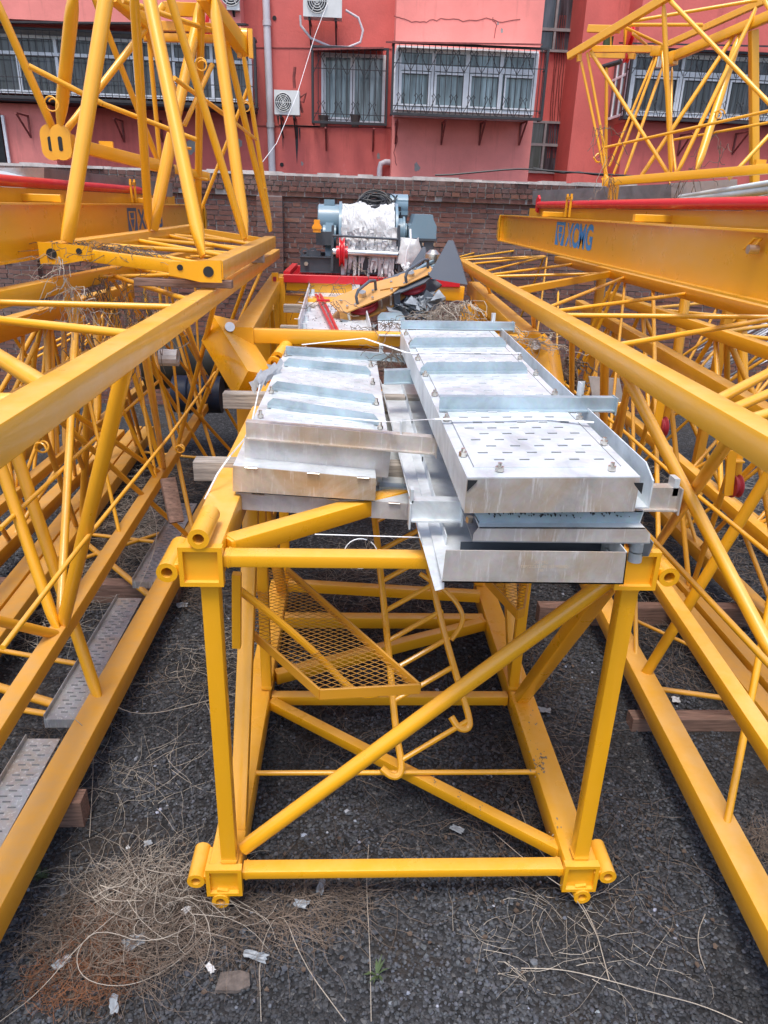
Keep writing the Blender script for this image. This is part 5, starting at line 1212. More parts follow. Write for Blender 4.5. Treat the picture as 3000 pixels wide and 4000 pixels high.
# red tubes along the tops
for (X, sgn, y1, lab) in ((2.27, 1, 9.6, 'long bright red tube with flanged end lying on the right beams'), (-2.33, -1, 9.9, 'long red tube with flanged end lying on the left beams')):
    t = thing('tie_bar', lab, 'tie bar', (X, 6, 3.07), 'red tie bars')
    zt = 3.085
    m = MB(); m.tube(V(X,2.6,zt), V(X,y1,zt), .037, 20); m.build('tube', M['red'], t)
    m = MB(); m.prism([V(X-.012,y1,zt-.09), V(X-.012,y1+.1,zt-.07), V(X-.012,y1+.12,zt+.05), V(X-.012,y1+.03,zt+.11), V(X-.012,y1-.04,zt+.07)], V(.024,0,0)); m.build('end_eye', M['red'], t)
    m = MB(); m.tube(V(X-.014,y1+.05,zt), V(X+.014,y1+.05,zt), .022, 12); m.build('eye_hole', M['black'], t)
    for yy in (y1-1.6,):
        m = MB(); m.bar(V(X-.05*sgn,yy,zt-.12), V(X-.05*sgn,yy,zt+.1), .02, .02); m.bar(V(X-.05*sgn,yy+.15,zt-.12), V(X-.05*sgn,yy+.15,zt+.1), .02, .02); m.bar(V(X-.05*sgn,yy-.02,zt+.06), V(X-.05*sgn,yy+.17,zt+.06), .02, .03); m.build('clamp', M['yellow'], t)
# grey sheets standing behind the tubes
def sheet(x0, yt0, yb0, x1, yt1, yb1, Ya, Yb, mat, label):
    m = MB(); a, b, c, d = PY(x0,yt0,Ya), PY(x1,yt1,Yb), PY(x1,yb1,Yb), PY(x0,yb0,Ya); m.prism([a,b,c,d], V(0,.03,0)); return solo('steel_sheet', m, M[mat], label, 'steel sheet', 'sheets lying behind the red tubes')
sheet(2082, 745, 800, 2622, 718, 800, 10.0, 8.2, 'galv_dull', 'grey blotched sheet standing behind the right red tube')
sheet(2622, 715, 800, 2880, 700, 800, 8.2, 7.4, 'galv', 'pale blue sheet beside the white tubes on the right')
sheet(-60, 655, 715, 172, 655, 715, 6.5, 7.0, 'galv', 'pale blue sheet at the left edge above the red tube')
sheet(172, 655, 722, 672, 715, 770, 7.0, 9.6, 'galv_dull', 'grey sheet standing behind the left red tube')
m0 = None
ends = [(2640,786),(2655,770),(2700,780),(2765,770),(2775,752),(2800,752),(2820,768),(2850,780),(2885,782),(2860,762),(2920,770),(2980,768),(2985,750),(2960,785)]
for i, (x, y) in enumerate(ends):
    a = PY(x, y, 7.4-i*.05); b = PY(3250, y-(3250-x)*(.13+.03*(i % 4)), 5.2-i*.03)
    m = MB(); m.tube(a, b, .021+.005*(i % 3 == 0), 12)
    solo('metal_tube', m, M['conduit'], 'pale blue tube in the bundle on top of the right beams', 'tube', 'pale tubes bundled on the right beams')
for i in range(4):
    a = PY(150-i*30, 706-i*6, 7.2-i*.1); b = PY(-200, 660-i*6, 5.2); m = MB(); m.tube(a, b, .02, 10)
    solo('metal_tube', m, M['conduit'], 'pale blue tube above the left red tube at the left edge', 'tube', 'pale tubes at the left edge')

# ---------------------------------------------------------------- tower head frame, left top
def head():
    t = thing('tower_head', 'tall yellow A-frame tower head standing on a rectangular base frame at the upper left', 'crane tower head', (-1.4, 6.5, 2.6))
    NL, NR = PY(205,985,4.95), PY(835,1055,4.78)
    FRt = PZ(1075,935,2.63); FRt = NR+(FRt-NR)*((8.2-NR[1])/(FRt[1]-NR[1])); FLt = PY(760,900,8.0)
    s = .115
    mk = lambda p, q, w_, h_, n, mat='yellow': (lambda m: (m.bar(p, q, w_, h_), m.build(n, M[mat], t)))(MB())
    mk(NR, FRt, s, s, 'base_beam'); mk(NL, FLt, s, s, 'base_beam')
    mk(NL+V(.1,.0,.0), NR+V(-.1,.0,.0), .055, .075, 'base_bar', 'yellow_new'); mk(FLt, FRt, .05, .06, 'base_bar')
    for p, sg in ((NL, 1), (NR, -1)):
        m = MB(); w0 = s/2; 
        m.prism([p+V(-sg*w0,-.07,-w0-.01), p+V(sg*.12,-.07,-w0-.01) if False else p+V(sg*.07,-.07,-w0-.01), p+V(sg*.26,-.07,-.03), p+V(sg*.26,-.07,.045), p+V(-sg*w0,-.07,w0+.005)], V(0,.02,0)); m.build('gusset_plate', M['yellow_new'], t)
        m = MB(); c = p+V(sg*.02,-.075,-.005); m.tube(c, c+V(0,.006,0), .032, 18); c = p+V(sg*.19,-.075,.015); m.tube(c, c+V(0,.006,0), .018, 14); m.build('pin_hole', M['black'], t)
    nlr = lambda k, a=(NL, FLt): a[0]+(a[1]-a[0])*k
    BL_, BR_ = (NL, FLt), (NR, FRt)
    for a, b in (((.08,.02)), ((.22,.06)), ((.24,.42)), ((.45,.3)), ((.5,.62)), ((.7,.5)), ((.72,.85)), ((.9,.75))):
        brace(t, nlr(a), nlr(b, BR_), .017)
    # legs: foot (x, y, depth) -> head (x, y, depth)
    legs = [((262,945,4.98),(432,-120,5.4),.046), ((792,1003,4.92),(560,-120,5.6),.044), ((597,898,6.6),(672,525,6.8),.050), ((672,525,6.8),(800,-40,7.3),.044),
            ((583,898,6.6),(520,-80,5.9),.034), ((960,938,6.4),(833,-20,6.9),.048), ((955,930,6.35),(640,-90,6.0),.030), ((1058,903,8.0),(840,-20,7.4),.030),
            ((1060,903,8.05),(948,195,7.8),.022), ((772,880,7.9),(786,-20,7.0),.034), ((770,860,8.0),(975,330,7.9),.018)]
    for f, h, r in legs: brace(t, PY(*f), PY(*h), r, 'yellow')
    # cross braces
    for a, b, r in (((112,258,6.0),(400,405,6.2),.020), ((400,405,6.2),(765,545,6.6),.018), ((680,305,6.3),(880,450,6.9),.018), ((880,450,6.9),(1000,545,7.8),.014), ((480,0,6.5),(620,50,6.7),.02), ((620,50,6.7),(830,120,7.2),.02), ((830,250,7.2),(720,490,7.0),.02), ((1020,735,7.9),(1040,737,8.0),.012), ((735,690,7.6),(810,702,7.7),.014), ((660,570,7.4),(745,580,7.6),.012)):
        brace(t, PY(*a), PY(*b), r, pinch=0)
    # raked top boom and fittings
    mk(PY(790,-30,6.9), PY(955,195,7.6), .10, .12, 'top_boom'); mk(PY(440,-20,6.6), PY(570,90,6.9), .09, .10, 'top_boom')
    mk(PY(570,90,6.9), PY(700,420,7.3), .06, .07, 'top_boom')
    mk(PY(575,100,7.2), PY(830,110,7.4), .05, .07, 'cross_beam'); mk(PY(560,145,7.2), PY(830,152,7.4), .06, .06, 'cross_beam'); mk(PY(640,35,7.2), PY(780,40,7.4), .05, .10, 'cross_beam')
    m = MB(); c = PY(950,140,7.6); m.tube(c+V(-.04,0,0), c+V(.04,0,0), .06, 16); c = PY(960,180,7.6); m.tube(c+V(-.08,0,0), c+V(.06,0,0), .04, 14); m.bar(c+V(-.05,-.05,-.1), c+V(-.05,-.05,.12), .04, .05); m.bar(c+V(.05,-.05,-.1), c+V(.05,-.05,.12), .04, .05); m.build('end_fitting', M['yellow'], t)
    for (x0, y0, x1, y1) in ((812,60,800,160), (815,110,826,160)):
        m = MB(); m.bar(PY(x0,y0,7.5), PY(x1,y1,7.5), .03, .015); m.build('red_guard', M['red'], t)
    for (x, y, Yd) in ((195,405,6.0), (783,250,6.6), (958,415,7.8)): pigtail(t, PY(x, y, Yd), .05 if x < 300 else .045)
    return t
head()
t = thing('jib_head_section', 'yellow jib end with twin slotted lug plates reaching in from the upper left', 'crane jib', PY(235,560,6.4))
def lug(dx, Yd):
    c = PY(198+dx, 556, Yd); m = MB(); k = Yd/F; w0, h0 = 34*k, 56*k
    pts = [c+V(w0*math.cos(a)*(1), 0, (h0-w0)*np.sign(math.sin(a)+1e-6)+w0*math.sin(a)) for a in np.linspace(0, 2*math.pi, 28, endpoint=False)]
    m.prism(pts, V(0,.035,0)); m.build('lug_plate', M['yellow'], t)
    m = MB(); sl = [c+V(-.005+.016*math.cos(a), -.003, -.01+.035*np.sign(math.sin(a)+1e-6)+.016*math.sin(a)) for a in np.linspace(0, 2*math.pi, 16, endpoint=False)]; m.prism(sl, V(0,.004,0)); m.build('slot_hole', M['black'], t)
lug(0, 6.45); lug(40, 6.3); c_ = PY(256, 562, 6.36); m = MB(); m.box(c_[0]-.04, c_[0]+.05, c_[1]-.03, c_[1]+.08, c_[2]-.07, c_[2]+.07); m.build('lug_block', M['yellow'], t)
m = MB(); m.bar(PY(262,560,6.45), PY(618,648,7.2), .08, .095); m.build('lower_chord', M['yellow'], t)
m = MB(); m.bar(PY(655,655,7.3), PY(810,690,7.8), .06, .07); m.build('lower_chord', M['yellow'], t)
m = MB(); m.box(*(lambda p: (p[0]-.05, p[0]+.06, p[1], p[1]+.03, p[2], p[2]+.06))(PY(413,583,6.8))); m.build('tab', M['yellow'], t)
for a, b, r in (((205,498,6.45),(-30,-30,6.2),.030), ((232,500,6.35),(292,-60,5.9),.046), ((258,510,6.4),(640,20,7.0),.026), ((355,-40,6.7),(615,625,7.2),.024), ((578,110,7.2),(626,632,7.3),.020)):
    brace(t, PY(*a), PY(*b), r)
m = MB()
for i in range(30): p = PY(640+random.uniform(-18,22), 655+random.uniform(-16,20), 7.15); m.add([p, p+V(.05,.0,.01), p+V(.04,.02,-.06), p+V(-.02,.01,-.05)], [(0,1,2,3)])
solo('rag', m, M['wood_brown'], 'brown wrapping tied round the jib end joint at the upper left', 'rag', smooth=0)
timber(-1.35, -.75, 4.78, 4.86, 2.50, 2.545, 'thin timber wedge under the near right corner of the tower head base', 'wood_brown')
timber(-1.2, -.80, 7.0, 7.1, 2.50, 2.56, 'small timber wedge under the right side of the tower head base', 'wood')

# ---------------------------------------------------------------- right upper structure
def rjib():
    def Yx(x, o=0): return 7.8-(x-2270)/730*1.6+o
    def P(x, y, o=0): return PY(x, y, Yx(x, o))
    t = thing('jib_section', 'yellow lattice jib resting high at the upper right in front of the red facade', 'crane jib', P(2400, 700))
    def mk(a, b, px, n='chord', hpx=None, o=(0, 0), mat='yellow'):
        p, q = P(*a, o[0]), P(*b, o[1]); k = (p[1]+q[1])/2/F; m = MB(); m.bar(p, q, px*k*.8, (hpx or px)*k); m.build(n, M[mat], t)
    def tb(a, b, wpx, o=(0, 0), n='brace'):
        p, q = P(*a, o[0]), P(*b, o[1]); brace(t, p, q, wpx*(p[1]+q[1])/4/F*1.0, pinch=1, name=n)
    mk((2222,220), (2620,-20), 24); mk((2360,712), (3060,655), 30); mk((2615,228), (3060,40), 30, o=(.9,.9)); mk((2612,172), (3060,-30), 20, o=(1.2,1.2))
    mk((2262,205), (2262,240), 18, 'end_block'); mk((2310,192), (2550,192), 20, 'cross_beam', o=(.1,.5)); mk((2300,112), (2420,115), 22, 'trolley_plate', o=(.6,.6)); mk((2310,215), (2480,220), 16, 'trolley_plate', o=(.6,.6)); mk((2445,110),(2445,210),14,'trolley_plate',o=(.6,.6)); mk((2385,130),(2385,200),8,'trolley_plate',o=(.6,.6))
    mk((2550,200), (2585,200), 30, 'node_plate', o=(.5,.5)); mk((2585,240), (2640,225), 40, 'node_plate', o=(.9,.9))
    mk((2360,690), (2385,725), 22, 'end_block')
    for a, b, w_, o in (((2592,10),(2622,675),17,(0,0)), ((2585,200),(2640,678),10,(.5,0)), ((2625,265),(2616,720),9,(1,.3)), ((2270,240),(2368,700),9,(0,0)), ((2293,205),(2360,575),9,(0,0)), ((2355,560),(2370,690),9,(0,0)), ((2305,198),(2610,678),13,(0,0)), ((2615,0),(3040,440),15,(0,0)), ((2557,222),(2380,650),9,(.5,0)), ((2575,200),(2397,680),10,(.5,0)), ((2585,270),(2440,682),11,(.6,0)), ((2870,135),(2505,688),15,(.9,0)), ((2955,30),(2648,670),15,(.9,0)), ((2890,135),(2720,668),28,(.9,0)), ((3040,490),(2845,700),15,(.5,0)), ((2360,577),(3040,425),10,(0,0)), ((2630,547),(3040,472),9,(.6,.6)), ((2475,82),(2960,0),11,(.3,1)), ((2455,97),(2745,97),11,(.3,1)), ((2440,107),(2590,177),10,(.3,.8)), ((2470,130),(2530,180),10,(.3,.8)), ((2985,0),(3040,100),14,(.9,.9))):
        tb(a, b, w_, o)
    mk((2370,250), (2366,650), 11, 'strut', o=(.5,.5)); m = MB(); a, b = P(2943,118,.9), P(2947,720,.9); m.bar(a, b, .065, .07); m.build('post', M['yellow'], t)
    # support leg hidden behind the sheets keeps it off the ground
    for x in (2400, 2947): p = P(x, 725, .3); m = MB(); m.bar(V(p[0],p[1],.0), p, .08, .08); m.build('support_post', M['yellow_old'], t)
    m = MB()
    p = P(2340, 617, 0); m.path([p+V(.06,0,.035), p+V(-.02,0,.035), p+V(-.05,0,0), p+V(-.02,0,-.035), p+V(.06,0,-.035)], .009, 6); m.build('hook', M['yellow'], t)
    pigtail(t, P(2815, 445, 0), .035)
    for (x, y, R) in ((2457,140,36), (2447,225,16)):
        c = P(x, y, .6); k = c[1]/F; m = MB(); m.lathe(c+V(-.02,0,0), c+V(.02,0,0), ((0,.02),(0,R*k),(.2,R*k),(.5,R*k*.8),(.8,R*k),(1,R*k),(1,.02)), 24); m.build('sheave', M['red'], t)
    m = MB(); c = P(2376, 158, .6); m.box(c[0]-.04, c[0]+.04, c[1]-.03, c[1]+.03, c[2]-.05, c[2]+.03); m.build('limit_switch', M['green'], t)
    m = MB(); c = P(2572, 235, .5); m.tube(c+V(0,0,-.06), c+V(0,0,.05), .03, 12); m.build('pin', M['chrome'], t)
    m = MB(); m.tube(P(2352,262,.5), P(2425,240,.5), .022, 10); m.build('pin', M['iron'], t)
    m = MB(); p = P(2968,640,0); m.box(p[0]-.04, p[0]+.04, p[1]-.02, p[1]+.03, p[2]-.04, p[2]+.03); m.build('tab', M['yellow'], t)
rjib()

# ---------------------------------------------------------------- things behind the left jibs
t = thing('barrel', 'dark blue drum lying in the shade behind the left jibs', 'barrel', PY(770,1540,8.3))
c = PY(775,1540,8.3); m = MB(); m.lathe(c+V(-.27,0,0), c+V(.27,0,0), ((0,.2),(0,.21),(.3,.21),(.32,.225),(.35,.21),(.65,.21),(.68,.225),(.7,.21),(1,.21),(1,.2)), 32); m.build('shell', M['barrel'], t)
c = PY(770,1420,8.9); m = MB(); n1 = 14
m.rings([[c+V(-.6+1.15*i/(n1-1), 0, 0)+V(0, (.05+.35*math.cos(a)), .32*math.sin(a)*(1+.05*math.sin(i*2.1)))+V(0,0,random.uniform(-.012,.012)) for a in np.linspace(0, 2*math.pi, 14, endpoint=False)] for i in range(n1)])
solo('tarpaulin_bundle', m, M['tarp'], 'dark olive tarpaulin bundle behind the blue drum', 'tarpaulin', smooth=60)
c = PY(660,1397,6.6); m = MB(); rs = []
m.sleeve(c+V(-.08,0,0), c+V(.08,.0,0), .075, .04, 12); o = solo('wrapped_pipe_end', m, M['plastic'], 'pipe end wrapped in white plastic among the left braces', 'pipe end', smooth=0)
m = MB()
for i in range(24):
    a = PY(random.uniform(2690,2840), random.uniform(1360,1500), 8.6+random.uniform(0,.6)); m.tube(a, a+V(.75+random.uniform(-.1,.1),-.2,.55), .012, 6)
solo('steel_rods', m, M['steel_bar'], 'loose bundle of thin steel tubes leaning behind the right jibs', 'steel rods')
m = MB(); a = PZ(2230,1950,.4); m.prism([PY(2300,1470,6.4), PY(2420,1480,6.4), PY(2440,1580,6.4), PY(2330,1640,6.4)], V(0,.02,0))
solo('steel_sheet', m, M['galv'], 'pale sheet glimpsed between the right braces and the panel stack', 'steel sheet')
# brown wrapped post among the left jibs
m = MB(); m.bar(PY(655,1870,4.9), PY(690,2040,4.75), .10, .06); solo('wrapped_post', m, M['wood_brown'], 'paper wrapped pale brown post standing on the left ground chord', 'post')

# ---------------------------------------------------------------- dry vines, twigs and litter
def wander(p, d, n, step, turn, sag=0.0, zmin=.004, zs=.02):
    pts = [p.copy()]; a = math.atan2(d[1], d[0]); z = p[2]; da = random.uniform(-turn, turn)*.3
    for i in range(n):
        da = da*.8+random.uniform(-turn, turn); a += da; z = max(zmin, z+random.uniform(-zs, zs)-sag)
        p = p+V(math.cos(a)*step, math.sin(a)*step, 0); p[2] = z; pts.append(p.copy())
    return pts
def thicket(name, kind_mat, cx_, cy_, rx, ry, n, L, r, turn=.35, z=.03, seed=1, zs=.015):
    random.seed(seed); m = MB()
    for i in range(n):
        a = random.random()*6.28; rr = math.sqrt(random.random()); p = V(cx_+math.cos(a)*rr*rx, cy_+math.sin(a)*rr*ry, random.uniform(.005, z)); b = random.random()*6.28
        k = random.randint(5, 10); m.path(wander(p, V(math.cos(b), math.sin(b), 0), k, L*random.uniform(.5,1.3)/k, turn, zs=zs), [r*(1-.6*j/k)*random.uniform(.8,1.1) for j in range(k+1)], 3)
    return struct(m.build(name, M[kind_mat], None, 60), 'stuff')
def gz(x, y): p = PZ(x, y, 0); return p[0], p[1]
# main heap at the lower left
for (x, y, rx, ry, n, L, r, mt, z, sd_) in (
    (560,3560,.36,.20,420,.30,.0017,'twig',.07,2), (640,3520,.32,.16,160,.32,.0019,'twig_pale',.08,3), (430,3700,.42,.18,260,.28,.0016,'twig',.05,4),
    (1000,3600,.35,.15,260,.3,.0015,'twig',.05,5), (1250,3530,.25,.14,200,.25,.0015,'twig',.05,6), (330,3830,.24,.12,420,.12,.0013,'rusty_fern',.05,7), (400,3650,.14,.08,220,.10,.0013,'rusty_fern',.04,8),
    (380,2200,.35,.9,500,.35,.0020,'twig',.12,9), (700,2330,.30,.30,240,.3,.0018,'twig',.08,10), (560,2120,.3,.5,260,.3,.002,'twig_pale',.12,11),
    (1400,2780,.6,.7,160,.3,.0018,'twig',.04,12), (1450,2350,.7,.8,420,.35,.0022,'twig',.12,13), (2080,2650,.3,.9,160,.35,.0018,'twig',.05,14), (2330,3300,.5,.5,120,.3,.0016,'twig',.03,15),
    (2700,2550,.6,.6,220,.35,.002,'twig',.08,16), (2800,2100,.8,1.2,420,.4,.0026,'twig',.15,17), (2100,3050,.2,.5,110,.3,.0016,'twig',.04,18), (1700,3350,.5,.3,90,.25,.0015,'twig',.03,19),
    (2960,3330,.10,.12,160,.16,.0015,'twig',.15,20), (860,2600,.35,.5,110,.4,.0017,'twig_pale',.02,21), (2200,3650,.5,.25,70,.3,.0014,'twig_pale',.02,22), (150,3000,.1,.5,80,.3,.0015,'twig',.05,23), (500,2620,.3,.5,120,.3,.0018,'twig',.05,24), (500,3050,.3,.3,50,.4,.0016,'twig_pale',.02,25), (420,2000,.5,1.1,420,.45,.0024,'twig_pale',.15,26), (250,2350,.3,.7,260,.4,.0020,'twig_pale',.10,27), (680,1900,.3,1.0,260,.4,.0024,'twig',.15,28), (2700,1950,.9,1.2,300,.45,.0026,'twig_pale',.15,29), (2700,2400,.5,.5,160,.35,.0019,'twig_pale',.06,30), (1500,2250,.6,.7,160,.35,.0020,'twig_pale',.10,31), (560,3450,.3,.16,140,.3,.0013,'twig_pale',.06,32), (500,3720,.36,.16,220,.3,.0014,'twig',.06,33)):
    cx_, cy_ = gz(x, y); thicket('dry_vines', mt, cx_, cy_, rx, ry, n, L, r, z=z, seed=sd_, turn=.25 if mt != 'rusty_fern' else .9)
# matted soil and stalk litter under the heap at the lower left
random.seed(30); m = MB()
for i in range(1500):
    a = random.random()*6.28; q_ = math.sqrt(random.random()); c0 = gz(480, 3660); p = V(c0[0]+math.cos(a)*q_*.42, c0[1]+math.sin(a)*q_*.22, random.uniform(.004,.03)); s = random.uniform(.004, .014); a1 = random.random()*6
    m.add([p, p+V(math.cos(a1)*s, math.sin(a1)*s, .003), p+V(math.cos(a1+1.1)*s, math.sin(a1+1.1)*s, random.uniform(0,.008))], [(0,1,2)])
struct(m.build('leaf_litter', plain('matted_litter', (.055,.042,.034), .95, 0, .5, 20), None, 0), 'stuff')
random.seed(31)
def stem(pts, r, label, mat='twig_pale'):
    P = [PZ(x, y, z) for x, y, z in pts]
    for _ in range(2):
        Q = [P[0]]
        for a, b in zip(P[:-1], P[1:]): Q += [a*.75+b*.25, a*.25+b*.75]
        P = Q+[P[-1]]
    m = MB(); m.path(P, r, 5); return solo('dry_stem', m, M[mat], label, 'dry stem', 'long dry stems on the gravel')
stem([(2035,3782,.02),(2200,3785,.02),(2380,3830,.03),(2560,3880,.03),(2740,3925,.02),(2900,3995,.02)], .0020, 'long pale stem arching across the lower right gravel')
stem([(2755,3570,.02),(2725,3640,.02),(2730,3720,.02),(2755,3785,.02)], .0022, 'short curved pale stem on the gravel beside the right ground chord')
stem([(850,3550,.02),(600,3700,.1),(380,3620,.12),(290,3720,.12),(320,3830,.10),(480,3860,.06),(640,3800,.03),(840,3640,.02),(1060,3500,.02)], .0015, 'thick looping pale stem round the heap at the lower left')
stem([(0,3990,.02),(150,3880,.05),(300,3700,.09),(430,3590,.08),(560,3480,.04)], .0015, 'straight pale stem rising from the lower left corner')
stem([(2020,3130,.05),(2090,3310,.07),(2200,3420,.04),(2320,3600,.02),(2380,3830,.02)], .0022, 'thin stem draped over the right front foot of the mast section')
stem([(1925,3250,.05),(2100,3400,.22),(2250,3500,.05),(2330,3650,.02)], .0020, 'second thin stem over the right front foot of the mast section')
stem([(340,2630,.32),(420,2750,.25),(560,2800,.02),(800,2740,.02),(1100,2660,.02)], .0022, 'pale stem running from the left chord toward the mast section')
stem([(350,3270,.02),(370,2900,.03),(330,2840,.33),(270,2790,.34)], .0020, 'thin stem trailing off the left ground chord')
stem([(1450,3990,.02),(1445,3700,.02),(1430,3460,.03),(1440,3300,.02)], .0018, 'upright thin stem beneath the front bar of the mast section')
stem([(1020,3990,.02),(1010,3700,.03),(1100,3540,.03),(1180,3760,.02),(1350,3990,.02)], .0020, 'pair of bent stems at the bottom edge left of centre')
stem([(540,2300,.4),(620,2120,.5),(600,1980,.5),(520,1900,.4)], .003, 'curling stem among the left braces', 'twig_pale')
# vines draped over the steel
def drape(name, centers, Yd, n, spread, drop, r, mat, seed, sp=(.12,.15)):
    random.seed(seed); m = MB()
    for i in range(n):
        x, y = random.choice(centers); p = PY(x+random.uniform(-spread, spread), y+random.uniform(-10, 10), Yd+random.uniform(-.12, .12))
        pts = [p]; a = random.uniform(-1, 1); b = random.uniform(-1, 1)
        for k in range(random.randint(5, 10)):
            a = a*.8+random.uniform(-.5, .5); b = b*.8+random.uniform(-.4, .4); pts.append(pts[-1]+V(a*.045, b*.04, random.uniform(-drop, drop*.35)))
        m.path(pts, r*random.uniform(.7, 1.2), 3)
    return struct(m.build(name, M[mat], None, 60), 'stuff')
drape('dry_vines', [(250,960),(330,950),(420,960),(500,970),(560,985)], 5.0, 120, 30, .03, .0022, 'twig', 41)
drape('dry_vines', [(230,1010),(260,1080),(280,1130),(300,1180)], 4.8, 45, 12, .07, .0022, 'twig_pale', 42)
drape('dry_vines', [(400,1090),(470,1110),(560,1140),(590,1200),(450,1180),(360,1120)], 5.6, 80, 30, .09, .0025, 'twig', 43)
drape('dry_vines', [(310,1250),(330,1350),(560,1250),(590,1200)], 5.6, 40, 12, .10, .004, 'twig', 44)
drape('dry_vines', [(1740,1190),(1790,1200),(1830,1180),(1700,1230),(1680,1260),(1760,1240)], 5.9, 150, 24, .04, .0028, 'twig_pale', 45)
drape('dry_vines', [(1600,1245),(1520,1260),(1500,1320),(1300,1180),(1420,1290),(1650,1260)], 5.6, 60, 30, .03, .0028, 'twig', 46)
drape('dry_vines', [(2080,1330),(2000,1320),(2140,1310),(1980,1280)], 5.2, 50, 30, .03, .0026, 'twig_pale', 47)
drape('dry_vines', [(2230,1400),(2240,1500),(2220,1450),(2250,1560)], 6.6, 110, 22, .05, .006, 'twig', 48)
drape('dry_vines', [(1540,1360),(1500,1420)], 5.0, 40, 22, .04, .0025, 'twig', 49)
drape('dry_vines', [(2370,620),(2360,500),(2385,690),(2700,660),(2800,520),(2810,560)], 7.2, 40, 10, .09, .003, 'twig', 50)
drape('dry_vines', [(1220,1110),(1290,1120),(1380,1030),(1500,1080),(1560,1050)], 8.2, 40, 20, .06, .003, 'twig', 51)
# leaves and soil crumbs
random.seed(60); m = MB()
for i in range(620):
    cx_, cy_, s0 = random.choice(((1900,2950,.5),(1450,2300,.8),(2100,2600,.5),(600,3600,.3),(400,3700,.4),(1100,3650,.35),(300,2200,.6),(2350,3400,.4),(1950,3450,.4),(2700,2500,.6)))
    a = PZ(cx_, cy_, 0); p = V(a[0]+random.gauss(0, s0*.6), a[1]+random.gauss(0, s0*.6), random.uniform(.008,.03)); s = random.uniform(.006, .018); a1 = random.random()*6
    q = [p+V(math.cos(a1+j*1.26)*s*random.uniform(.5,1.1), math.sin(a1+j*1.26)*s*random.uniform(.5,1.1), random.uniform(-.004,.012)) for j in range(5)]
    m.add([p]+q, [(0,1+j,1+(j+1) % 5) for j in range(5)])
struct(m.build('dead_leaves', M['leaf'], None, 0), 'stuff')
def scrap(x, y, sz, label, mat='scrap', seed=0, tall=.3, name='plastic_scrap'):
    random.seed(seed); c = PZ(x, y, .02); n = 5; m = MB(); vs = []; w0, h0 = sz
    ang = random.random()*3
    for i in range(n+1):
        for j in range(n+1):
            u, v = (i/n-.5)*w0, (j/n-.5)*h0; k = 1-.35*random.random()*(i in (0, n) or j in (0, n)); u *= k; v *= k
            vs.append(c+V(u*math.cos(ang)-v*math.sin(ang), u*math.sin(ang)+v*math.cos(ang), .012+random.random()*tall*w0*.4))
    m.add(vs, [(i*(n+1)+j, (i+1)*(n+1)+j, (i+1)*(n+1)+j+1, i*(n+1)+j+1) for i in range(n) for j in range(n)])
    return solo(name, m, M[mat], label, 'litter', 'plastic scraps on the gravel', smooth=0)
scrap(525,3690,(.11,.07), 'grey plastic film scrap in the dry heap at the lower left', seed=1)
scrap(1000,3745,(.12,.05), 'crumpled grey plastic film below the left front foot of the mast section', seed=2)
scrap(822,3790,(.03,.06), 'white foam chip on the gravel near the bottom edge', 'plastic', 3, .8, 'foam_chip')
scrap(730,3560,(.045,.035), 'white plastic scrap just left of the left front foot', 'plastic', 4)
scrap(580,3300,(.045,.045), 'torn grey plastic scrap between the left chord and the mast section', 'scrap', 5)
scrap(500,3320,(.025,.02), 'small white plastic lump left of the mast section', 'plastic', 6, .8)
scrap(1785,3245,(.045,.08), 'grey white plastic scrap on the soil inside the mast section', 'scrap', 7)
scrap(1910,3030,(.05,.02), 'small pale scrap near the tie rod inside the mast section', 'scrap', 8)
scrap(2125,2780,(.06,.09), 'clear plastic scrap beside the right lower chord of the mast section', 'scrap', 9)
scrap(710,2370,(.09,.10), 'grey plastic scrap on the vines left of the top corner lugs', 'scrap', 10)
scrap(2640,2740,(.07,.06), 'white plastic scrap behind the brown timber on the right', 'plastic', 11)
scrap(1255,3470,(.10,.04), 'thin plastic film under the front bar of the mast section', 'scrap', 12)
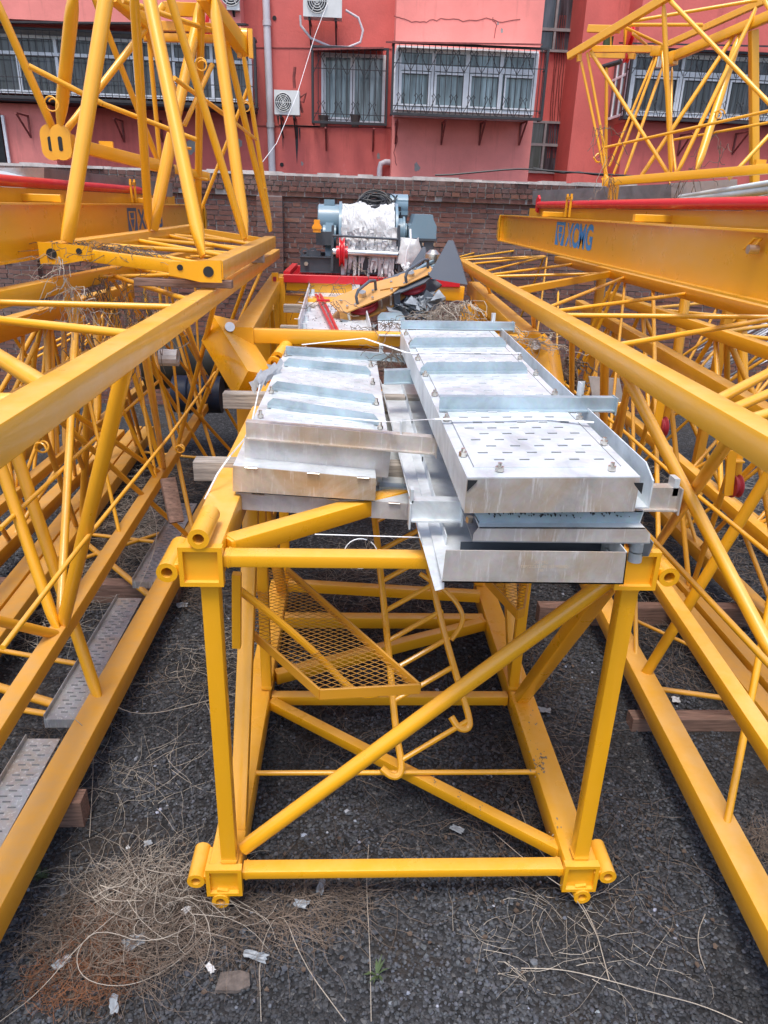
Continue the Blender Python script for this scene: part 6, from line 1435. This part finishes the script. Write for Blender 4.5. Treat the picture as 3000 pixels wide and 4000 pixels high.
scrap(245,3770,(.08,.05), 'plastic scrap among the rusty dead plants at the left', 'scrap', 13)
scrap(445,3930,(.04,.09), 'grey scrap at the bottom edge below the rusty dead plants', 'scrap', 14)
scrap(1175,3540,(.08,.05), 'hanging plastic shred in the vines right of the left front foot', 'scrap', 15)
scrap(1630,2750,(.03,.03), 'white scrap on the soil beyond the ladder foot', 'plastic', 16, .8)
m = MB(); c = PZ(910,3840,.01); m.prism([c+V(-.07,-.04,0), c+V(.02,-.045,0), c+V(.07,-.025,0), c+V(.06,.03,0), c+V(.02,.042,0), c+V(-.06,.035,0)], V(0.004,0.002,.016)); solo('broken_slab', m, M['mortar_dark'], 'flat grey brown chip of slab on the gravel at the bottom left of centre', 'stone')
def weed(x, y, n, s, label, seed):
    random.seed(seed); c = PZ(x, y, .005); m = MB()
    for i in range(n):
        a = random.random()*6.28; l = s*random.uniform(.5, 1); w0 = .004; b = c+V(math.cos(a)*l, math.sin(a)*l, l*random.uniform(.2, .9)); mid = (c+b)/2+V(0,0,l*.2); sd = V(-math.sin(a), math.cos(a), 0)*w0
        m.add([c-sd*.5, c+sd*.5, mid+sd, b, mid-sd], [(0,1,2,3,4)])
    return solo('green_weed', m, M['green'], label, 'weed', smooth=0)
weed(1470,3810,22,.065, 'small tuft of green grass at the bottom edge of the picture centre', 1)
weed(160,3430,40,.05, 'tiny green leafed weed beside the left ground chord', 2); 

# stamped lettering on the lowest tray
a, b, c, d = LET; u = b-a; v = a-d; m = MB()
place_text(m, 'XCMG', d+u*.495+v*.62+V(0,-.0012,0), u*.075, v*.10); place_text(m, 'TBPTZC5323401 013PP200021', d+u*.42+v*.49+V(0,-.0012,0), u*.27, v*.09); place_text(m, '00', d+u*.525+v*.37+V(0,-.0012,0), u*.025, v*.08)
p = [o for o in bpy.data.objects if o.name.startswith('walkway_tray')][0]
m.build('stamped_lettering', plain('etched_lettering', (.62,.50,.36), .5), p, 0)
# strip bookkeeping
for o in bpy.data.objects:
    if '_b' in o: del o['_b']
